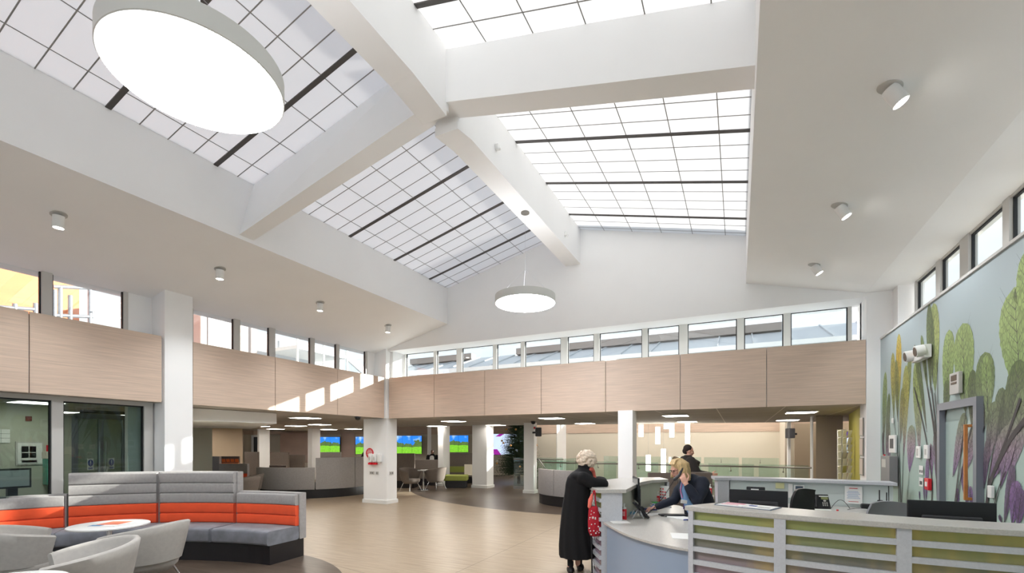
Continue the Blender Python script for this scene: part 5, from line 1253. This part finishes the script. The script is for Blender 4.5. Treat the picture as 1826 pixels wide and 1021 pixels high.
def face_bits(P, parent, s=1.0, glasses=False, lips=(184, 104, 98)):
    e = MB(); l = MB(); g = MB()
    for q in (-1, 1):
        e.ball(P(q * .031, .082, .012), .0095 * s, 10)
        if glasses:
            pts = [P(q * .033 + .024 * math.cos(a * PI / 8), .098, .008 + .018 * math.sin(a * PI / 8)) for a in range(17)]; g.tube(pts, .0022 * s, 6); g.tube([P(q * .057, .097, .012), P(q * .08, .0, .015)], .0022 * s, 6)
    e.build('eyes', mat('eye_dark', (60, 50, 46), .3), parent, smooth=60); l.tube([P(-.024, .090, -.058), P(0, .099, -.058), P(.024, .090, -.058)], .0045 * s, 8); l.build('lips', mat('lips', lips, .5), parent, smooth=60)
    if glasses: g.tube([P(-.01, .1, .01), P(.01, .1, .01)], .002 * s, 6); g.build('glasses', BLACKP, parent)
def hand(mb, w, d, up, curl=.9, side=1, s=1.0, spread=.012):
    """wrist w, direction d of the fingers, up = back of the hand; curl in radians per joint; side = thumb side sign"""
    w = Vector(w); d = Vector(d).normalized(); up = Vector(up); up = (up - d * up.dot(d)).normalized(); r = d.cross(up) * side
    Rm = Matrix((r, d, up)).transposed(); mb.ball(w + d * .045 * s, (.042 * s, .052 * s, .017 * s), 16, Rm); mb.ball(w + d * .01, (.028 * s, .03 * s, .02 * s), 12, Rm)
    for i, L in enumerate((.072, .080, .074, .058)):
        o = (.031 - .0205 * i) * s; p = w + d * (.088 - .004 * abs(i - 1)) * s + r * o; pts = [w + d * .05 * s + r * o * .8, p]; a = 0
        for k, seg in enumerate((.45, .32, .23)):
            a += curl * (.75 + .15 * i); q = pts[-1] + (d * math.cos(a) - up * math.sin(a)) * L * seg * s; pts.append(q)
        limb(mb, pts, [.009 * s, .0088 * s, .0082 * s, .0074 * s, .0064 * s])
    b = w + d * .025 * s + r * .028 * s; limb(mb, [b, b + (d * .6 + r * .7 - up * .1) * .032 * s, b + (d * .95 + r * .75 - up * .45) * .056 * s, b + (d * 1.2 + r * .45 - up * .7) * .075 * s], [.013 * s, .011 * s, .0095 * s, .008 * s])

# --- elderly woman leaning on the counter
px0, D0 = 1021, 6.10; wx, wy = atD(px0, D0)
t = thing('person', 'person with curly white hair in a long black coat, leaning on the left raised counter', 'person', (wx, wy, 0), YAW)
fd = Vector((.72, .62, -.32))
b = MB(); P = head(b, (.215, .10, 1.46), fd, 1.02)
limb(b, [(.19, .08, 1.40), (.14, .03, 1.28)], [.052, .06]); loft(b, [(.05, 0, .80, .12, .09), (.06, 0, 1.0, .12, .09), (.10, .02, 1.2, .13, .09), (.14, .03, 1.3, .10, .07)], 20)
for q in (-.06, .06): limb(b, [(.04 + q * .6, q, .82), (.04 + q * .6, q, .46), (.02 + q, q, .09)], [.065, .05, .036])
limb(b, [(.12, -.13, 1.26), (.38, -.12, 1.17), (.37, .14, 1.19)], [.05, .042, .03]); limb(b, [(.14, .18, 1.26), (.34, .30, 1.16), (.36, .20, 1.19)], [.05, .042, .03])
hand(b, (.37, .16, 1.19), (-.1, 1, -.05), (.3, 0, 1), .35); hand(b, (.36, .19, 1.20), (.1, -1, 0), (.3, 0, 1), .4, -1)
skin_over(b, 'body', SKIN, t, .008, 3); face_bits(P, t, 1.02, True)
cz = MB(); loft(cz, [(.06, 0, .20, .235, .21), (.05, 0, .34, .23, .205), (.035, 0, .55, .205, .185), (.04, 0, .75, .19, .17), (.05, 0, .92, .178, .158), (.065, 0, 1.05, .17, .145), (.085, .01, 1.16, .178, .15), (.105, .02, 1.25, .172, .155), (.125, .025, 1.31, .135, .135), (.15, .04, 1.36, .08, .085), (.155, .045, 1.385, .072, .075)], 56, .045, 11)
limb(cz, [(.115, -.13, 1.25), (.24, -.16, 1.19), (.385, -.13, 1.175), (.40, .02, 1.195), (.38, .17, 1.20)], [.085, .076, .066, .062, .056]); limb(cz, [(.14, .17, 1.25), (.30, .25, 1.20), (.36, .30, 1.185), (.36, .21, 1.20)], [.08, .07, .06, .048])
cz.ball((.11, .0, 1.27), (.15, .18, .07), 20)
skin_over(cz, 'long_coat', COATB, t, .012, 3)
m = MB(); m.lathe([(.065, 0), (.088, .0), (.085, .055), (.062, .05)], (.165, .05, 1.355), 28); m.build('coat_collar', COATB, t, smooth=50)
h = MB(); rh = random.Random(4)
h.ball((.20, .07, 1.49), (.105, .115, .10), 24)
for i in range(190):
    z = rh.uniform(-.75, 1); a = rh.uniform(0, 2 * PI); r_ = math.sqrt(1 - z * z); v = Vector((r_ * math.cos(a), r_ * math.sin(a), z))
    if v.dot(fd.normalized()) > .55 and z < .5: continue
    h.ball(Vector((.197, .065, 1.485)) + Vector((v.x * .122, v.y * .128, v.z * .112)), rh.uniform(.014, .028), 8)
skin_over(h, 'hair', mat('white_blond_hair', (226, 208, 188), .85, noise_amt=.22, nscale=60, bump=.6), t, .008, 1)
m = MB(); m.lathe([(.06, -.02), (.09, -.01), (.10, .02), (.085, .05), (.06, .045)], (.20, .075, 1.335), 28); limb(m, [(.28, .10, 1.33), (.30, .09, 1.24), (.29, .05, 1.16)], [.035, .03, .03])
skin_over(m, 'scarf', mat('coral_knit', (236, 120, 104), .9, noise_amt=.12, nscale=30), t, .008, 2, 'coral scarf round the neck')
m = MB(); 
for q in (-.075, .075): m.ball((.04 + q, q + .02, .045), (.05, .12, .05), 14); m.ball((.05 + q, q + .10, .03), (.045, .07, .03), 12)
for v_ in range(len(m.v)): m.v[v_] = (m.v[v_][0], m.v[v_][1], max(0.0, m.v[v_][2]))
m.build('shoes', BLACK, t, smooth=60)
m = MB(); limb(m, [(-.035, -.06, .34), (-.035, -.06, .1)], [.045, .04]); limb(m, [(.1, .08, .34), (.1, .08, .1)], [.045, .04]); m.build('stockings', COATB, t, smooth=60)
# her bag and stick
bx, by = atD(1060, 5.70)
t = thing('shopping_bag', 'red cloth bag with white spots hanging beside the black coat', 'bag', (bx, by, .55), YAW)
m = MB(); m2 = [(.0, 0, 0, .02, .02), (.005, 0, .012, .062, .045), (.005, 0, .07, .084, .06), (0, 0, .18, .082, .055), (-.01, 0, .30, .066, .04), (-.015, 0, .36, .055, .03), (-.015, 0, .372, .05, .02)]
loft(m, m2, 32, .05, 7); m.build('bag_body', mat('red_cloth', (178, 26, 44), .85, noise_amt=.15, nscale=14), t, smooth=60)
m = MB()
for q in (-.035, .03): m.tube([(q - .01, 0, .35), (-.01 + q * .6, -.005, .48), (.0 + q * .2, -.005, .57)], .009, 8)
m.build('handles', mat('red_cloth', (178, 26, 44), .85), t, smooth=60)
m = MB(); rs = random.Random(8)
for i in range(26):
    a = -PI / 2 + rs.uniform(-1.25, 1.25); z = rs.uniform(.03, .33); rx, ry = (.088, .064) if z < .2 else (.074, .049); m.ball((.003 + rx * math.cos(a), ry * math.sin(a) - .002, z), (.006 + .004 * rs.random(),) * 3, 8)
for k in range(3):
    a = k * PI / 3; m.tube([(-.03 - .018 * math.cos(a), -.058, .24 - .018 * math.sin(a)), (-.03 + .018 * math.cos(a), -.058, .24 + .018 * math.sin(a))], .003, 6)
m.build('white_spots', PAPER, t)
t = thing('coral_scarf_end', 'coral fabric end hanging from the top of the red bag', 'scarf', atD(1053, 5.68) + (.9,), YAW); m = MB(); limb(m, [(.02, 0, .17), (.0, 0, .10), (-.015, 0, .02)], [.014, .03, .022]); skin_over(m, 'fabric', mat('coral_knit', (236, 120, 104), .9), t, .006)
t = thing('walking_stick', 'thin black walking stick standing against the left counter', 'walking stick', atD(1056, 5.85) + (0,), YAW); MB().tube([(.0, .0, .0), (-.02, .0, .85)], .009, 8).build('shaft', BLACK, t); MB().lathe([(.013, 0), (.014, .04), (.009, .05)], n=12).build('ferrule', BLACKP, t); MB().tube([(-.02, 0, .85), (-.02, .0, .9), (-.02, .06, .92), (-.02, .11, .88)], .011, 8).build('crook', BLACK, t)

# --- receptionist on the phone
px0, D0 = 1262, 6.05; wx, wy = atD(px0, D0)
t = thing('person', 'person with blond bob and glasses in a navy jacket, on the phone at the desk', 'person', (wx, wy, 0), YAW)
fd = Vector((-.90, -.16, -.38)); hc = (-.425, -.10, 1.365)
b = MB(); P = head(b, hc, fd, .98)
limb(b, [(-.37, -.08, 1.32), (-.25, -.03, 1.22)], [.052, .06]); loft(b, [(-.06, .04, .85, .15, .13), (-.12, .03, 1.0, .15, .13), (-.18, 0, 1.1, .14, .14), (-.2, -.02, 1.2, .10, .12)], 20)
for q in (-.08, .08): limb(b, [(.0, .06 + q, .86), (.08, .06 + q, .47), (.2, .06 + q, .08)], [.085, .06, .042])
el = Vector((-.275, -.34, 1.00)); wr = Vector((-.40, -.30, 1.195))
limb(b, [(-.15, -.18, 1.17), el, wr], [.055, .045, .03]); 
el2 = Vector((-.36, .22, .93)); wr2 = Vector((-.60, .27, .825))
limb(b, [(-.19, .19, 1.15), el2, wr2], [.05, .042, .028])
hand(b, wr, (-.35, .28, .9), (-.5, -.8, .1), .55, 1, 1.0); hand(b, wr2, (-1, .05, -.22), (-.2, -.1, 1), .55, 1, 1.0)
skin_over(b, 'body', SKIN, t, .0058, 2); face_bits(P, t, .98, True)
j = MB(); loft(j, [(-.06, .06, .70, .205, .19), (-.08, .06, .85, .20, .18), (-.12, .04, .97, .205, .18), (-.17, .02, 1.08, .20, .19), (-.19, .0, 1.17, .18, .20), (-.20, -.01, 1.235, .145, .185), (-.22, -.02, 1.275, .10, .12), (-.26, -.03, 1.30, .07, .08)], 44, .015, 7)
limb(j, [(-.15, -.18, 1.19), (-.21, -.28, 1.09), el, (el + wr) / 2, wr.lerp(el, .22)], [.095, .084, .075, .062, .052]); limb(j, [(-.19, .19, 1.17), (-.30, .23, 1.05), el2, (el2 + wr2) / 2, wr2.lerp(el2, .12)], [.085, .075, .066, .055, .048])
j.ball((-.17, -.02, 1.18), (.14, .2, .09), 20)
skin_over(j, 'jacket', NAVY, t, .010, 3)
m = MB(); limb(m, [(-.33, -.09, 1.24), (-.355, -.09, 1.12), (-.33, -.09, .98), (-.27, -.10, .86), (-.22, -.11, .765)], [.045, .045, .05, .055, .05]); skin_over(m, 'blouse', mat('light_blue_cotton', (138, 178, 222), .8), t, .008, 2, 'light blue blouse at the open jacket front')
m = MB(); m.tube([(-.37, -.12, 1.23), (-.405, -.125, 1.10), (-.385, -.14, 1.0)], .008, 8); m.build('lanyard', mat('pink_lanyard', (206, 130, 176), .7), t, smooth=60)
MB().obox((-.375, -.165, .955), (.085, .008, .045), rz=.15, ry=.15).build('name_badge', PAPER, t); MB().tube([(-.375, -.16, .93), (-.37, -.15, .86)], [.006, .010], 8).build('badge_pendant', mat('purple_charm', (96, 72, 120), .6), t)
h = MB(); hc_ = Vector(hc); f_ = fd.normalized(); upv = (Vector((0, 0, 1)) - f_ * f_.z).normalized(); rv = f_.cross(upv)
Rm = Matrix((rv, f_, upv)).transposed()
H0 = hc_ + Vector((.018, 0, 0)); ff = Vector((f_.x, f_.y, 0)).normalized(); ss = Vector((-ff.y, ff.x, 0)); zz = Vector((0, 0, 1))
h.ball(H0 + zz * .052, (.108, .094, .088), 26); h.ball(H0 - ff * .045 - zz * .02, (.088, .098, .105), 24)
rh = random.Random(11)
for i in range(46):
    a = math.radians(62 + (298 - 62) * i / 45); d = ff * math.cos(a) + ss * math.sin(a); back = (1 - math.cos(a)) / 2
    w0 = .012 * (rh.random() - .5); L = -.085 - .035 * back + w0
    a0 = H0 + zz * .132 + d * .02; p1 = H0 + zz * .075 + d * (.098 + w0); p2 = H0 - zz * .01 + d * (.112 + w0); p3 = H0 + zz * L + d * (.108 + .015 * rh.random()) ; p4 = p3 - zz * .022 + d * (.014 if i % 2 else -.01)
    h.tube([a0, p1, p2, p3, p4], [.016, .018, .020, .017, .007], 8)
for i in range(9):
    a = (i / 8 - .5); h.tube([H0 + zz * .135 + ss * a * .05, H0 + zz * .115 + ff * .078 + ss * a * .09, H0 + zz * .060 + ff * .112 + ss * a * .13], [.014, .013, .006], 8)
skin_over(h, 'hair', mat('blond_hair', (206, 176, 128), .7, noise_amt=.32, nscale=45, stretch=(2.5, 2.5, .5), bump=.5), t, .007, 1)
m = MB(); m.lathe([(.033, -.012), (.036, -.008), (.036, .008), (.033, .012)], (0, 0, 0), 20); dd = (wr - el).normalized(); q_ = dd.to_track_quat('Z', 'Y'); m.v = [tuple(q_ @ Vector(p) + wr.lerp(el, .13)) for p in m.v]; m.build('wrist_watch', mat('watch_white', (226, 222, 214), .4), t, smooth=50)
m = MB(); 
for q in (-.09, .09): m.ball((.16, .06 + q, .05), (.12, .045, .05), 12)
m.v = [(p[0], p[1], max(0, p[2])) for p in m.v]; m.build('shoes', BLACK, t, smooth=60)
m = MB(); loft(m, [(.2, .06, .10, .13, .13), (.08, .06, .5, .15, .14), (-.04, .06, .80, .18, .17)], 30); m.build('trousers', NAVY, t, smooth=60)
base_t = t; RmY = Matrix.Rotation(YAW, 3, 'Z')
def wpos(v): return tuple(RmY @ Vector(v) + Vector((wx, wy, 0)))
ear = hc_ + rv * (-.095 if rv.y > 0 else .095) - upv * .0 - f_ * .005
tp = wpos(ear); pe = Vector((-.425, -.205, 1.36))
t = thing('telephone_handset', 'black telephone handset held to her ear', 'telephone', wpos((pe.x, pe.y, pe.z)), YAW)
m = MB(); limb(m, [(.02, .01, .035), (-.0, -.012, .0), (-.028, -.02, -.06), (-.075, .01, -.115)], [.026, .019, .018, .024]); skin_over(m, 'handset_body', DGREY, t, .006, 2)
a = Vector((-.50, -.20, 1.25)) - pe; e_ = RmY.inverted() @ (Vector(atD(1152, 5.85) + (.79,)) - Vector((wx, wy, 0))) - pe
m = MB(); P_ = []
for i in range(161):
    u = i / 160; p = a.lerp(e_, u); p.z -= .05 * math.sin(PI * u); p += Vector((math.cos(68 * PI * u), 0, math.sin(68 * PI * u))) * .006; P_.append(p)
m.tube(P_, .0038, 6).build('cord', BLACKP, t, smooth=60)
pn = wpos((-.67, .27, .83)); t = thing('pen', 'blue pen in her writing hand', 'pen', pn, YAW); MB().tube([(-.05, 0, -.06), (.05, 0, .04)], .0045, 8).build('barrel', mat('pen_blue', (60, 110, 200), .4), t)

# --- people further back
def figure(label, px, D, face, coat, hairm, skinm=SKIN, H=1.68, lean=0, pose='stand', width=1.0, trousers=BLACK, vox=.014, coat_to=.5, extra=None, yoff=0):
    x, y = atD(px, D); f = Vector((math.cos(face), math.sin(face), 0)); t = thing('person', label, 'person', (x, y, 0), YAW)
    s = H / 1.68; hd = Vector((0, 0, 0)) + f * lean * .9; sh = f * lean * .7
    b = MB(); P = head(b, (hd.x, hd.y, 1.555 * s - lean * .25), f + Vector((0, 0, -.15 - lean * .6)), s)
    sd = Vector((-f.y, f.x, 0)); zs = 1.38 * s - lean * .2
    limb(b, [Vector((hd.x, hd.y, 1.5 * s - lean * .25)), Vector((sh.x, sh.y, zs))], [.05, .06]); loft(b, [(0, 0, .85 * s, .14, .11), (sh.x * .5, sh.y * .5, 1.1 * s, .13, .10), (sh.x, sh.y, zs, .13, .1)], 18)
    for q in (-1, 1): limb(b, [sd * q * .09 + Vector((0, 0, .86 * s)), sd * q * .10 + Vector((0, 0, .47 * s)) + f * .02, sd * q * .11 + Vector((0, 0, .08))], [.085, .058, .042])
    arms = []
    for q in (-1, 1):
        s0 = sh + sd * q * .19 * width + Vector((0, 0, zs - .03))
        if pose == 'reach' and q == -1 or pose == 'fold': e = s0 + f * .12 + sd * q * .05 + Vector((0, 0, -.24)); w_ = e + f * .25 + Vector((0, 0, .04 if pose == 'fold' else -.02))
        else: e = s0 + sd * q * .05 + Vector((0, 0, -.29)); w_ = e + f * .08 + Vector((0, 0, -.24))
        limb(b, [s0, e, w_], [.05, .042, .03]); arms.append((s0, e, w_)); hand(b, w_, (w_ - e), sd * q if pose != 'fold' else Vector((0, 0, 1)), .4, q, s)
    skin_over(b, 'body', skinm, t, .008, 2); face_bits(P, t, s)
    c = MB(); loft(c, [(0, 0, coat_to, .20 * width, .17 * width), (0, 0, .9 * s, .185 * width, .15 * width), (sh.x * .5, sh.y * .5, 1.12 * s, .185 * width, .155 * width), (sh.x, sh.y, zs - .05, .20 * width, .16 * width), (sh.x, sh.y, zs + .04, .11, .10), (sh.x * 1.1, sh.y * 1.1, zs + .09, .065, .065)], 30)
    for s0, e, w_ in arms: limb(c, [s0, e, w_.lerp(e, .1)], [.078 * width, .065 * width, .05])
    skin_over(c, 'coat', coat, t, vox, 3)
    hh = MB(); hc2 = P(0, -.02, .05); Rm = Matrix.Identity(3); hh.ball(hc2 - f * .015, (.088 * s, .088 * s, .085 * s), 18); hh.ball(P(0, -.06, -.01), (.07 * s, .05 * s, .07 * s), 14); skin_over(hh, 'hair', hairm, t, .01, 2)
    m = MB()
    for q in (-1, 1): limb(m, [sd * q * .09 + Vector((0, 0, .86 * s)), sd * q * .10 + Vector((0, 0, .47 * s)), sd * q * .11 + Vector((0, 0, .07))], [.10, .075, .06])
    m.build('trousers', trousers, t, smooth=60); m = MB()
    for q in (-1, 1): c_ = sd * q * .11 + f * .05; m.ball((c_.x, c_.y, .04), (.06 + .06 * abs(f.x), .06 + .06 * abs(f.y), .045), 12)
    m.v = [(p[0], p[1], max(0, p[2])) for p in m.v]; m.build('shoes', BLACK, t, smooth=60)
    return t, P
DH = mat('dark_brown_hair', (44, 32, 30), .8)
t, P = figure('person in a dark padded coat with fur-edged hood, turned right behind the reception', 1217, 9.55, -.1, BROWNC, DH, H=1.70, lean=.14, pose='reach', width=1.3, coat_to=.55)
m = MB(); limb(m, [(-.12, -.1, 1.36), (-.16, .0, 1.38), (-.12, .12, 1.36), (.0, .14, 1.34)], [.05, .055, .05, .04]); skin_over(m, 'fur_hood', mat('fur_trim', (110, 92, 70), .95, noise_amt=.3, nscale=60), t, .012, 1)
figure('person in a long black coat walking behind the corner column, partly hidden', 655, 17.9, PI - .2, COATB, DH, H=1.66, coat_to=.42, pose='fold')
t, P = figure('person in a dark jacket with a pale shoulder strap behind the far left booth', 353, 16.6, PI / 2, COATB, DH, H=1.66)
MB().tube([(-.10, -.13, 1.42), (.02, -.165, 1.3), (.16, -.16, 1.12)], .018, 8).build('shoulder_strap', mat('pale_strap', (214, 190, 176), .7), t)
t, P = figure('person with shaved head in a white and black top behind the low far booth', 771, 20.5, -PI / 2, COATB, mat('shaved_hair', (52, 40, 36), .8), DSKIN, H=1.40, pose='stand')
m = MB(); loft(m, [(0, -.06, .8, .12, .12), (0, -.065, 1.1, .12, .125), (0, -.04, 1.16, .08, .09)], 20); m.build('white_shirt_front', PAPER, t, smooth=60)

# ------------------------------------------------------------------ sub-parts hang on the part they belong to
SUB = {'diffuser': ('drum', 'frame'), 'lens': ('barrel', 'lamp_head', 'base'), 'vent_slots': ('rear_housing',), 'nozzle': ('pump', 'housing'), 'label_print': ('bottle_body',), 'display': ('casing', 'phone_body', 'frame', 'housing'),
       'key': ('phone_body',), 'dial_ring': ('phone_body',), 'label_strip': ('phone_body', 'case'), 'lettering': ('disc',), 'exclamation_mark': ('disc',), 'screen': ('display_case', 'housing'), 'purple_graphic': ('casing',), 'caption_bar': ('casing',), 'figures_graphic': ('casing',),
       'wrist_watch': ('body',), 'eyes': ('body',), 'lips': ('body',), 'glasses': ('body',), 'hair': ('body',), 'outlet': ('plate', 'housing'), 'back_badge': ('backrest',), 'stand_foot': ('stand_neck',), 'badge_pendant': ('lanyard',), 'name_badge': ('lanyard',),
       'leaflet': ('back_panel', 'back_plate', 'backing'), 'aerial': ('radio',), 'rocker': ('housing',), 'glass': ('housing', 'body'), 'slot': ('housing',), 'rail_bracket': ('handrail',), 'yellow_note': ('case',), 'white_spots': ('bag_body',), 'indicator': ('housing',), 'window': ('housing',)}
for r in [o for o in S.objects if o.parent is None and o.type == 'EMPTY']:
    kids = list(r.children); by = {}
    for k in kids: by.setdefault(k.name.split('.')[0], []).append(k)
    for nm, hosts in SUB.items():
        for k in by.get(nm, ()):
            for h_ in hosts:
                if h_ in by and h_ != nm:
                    hs = by[h_]; i = min(by[nm].index(k), len(hs) - 1); k.parent = hs[i]; break
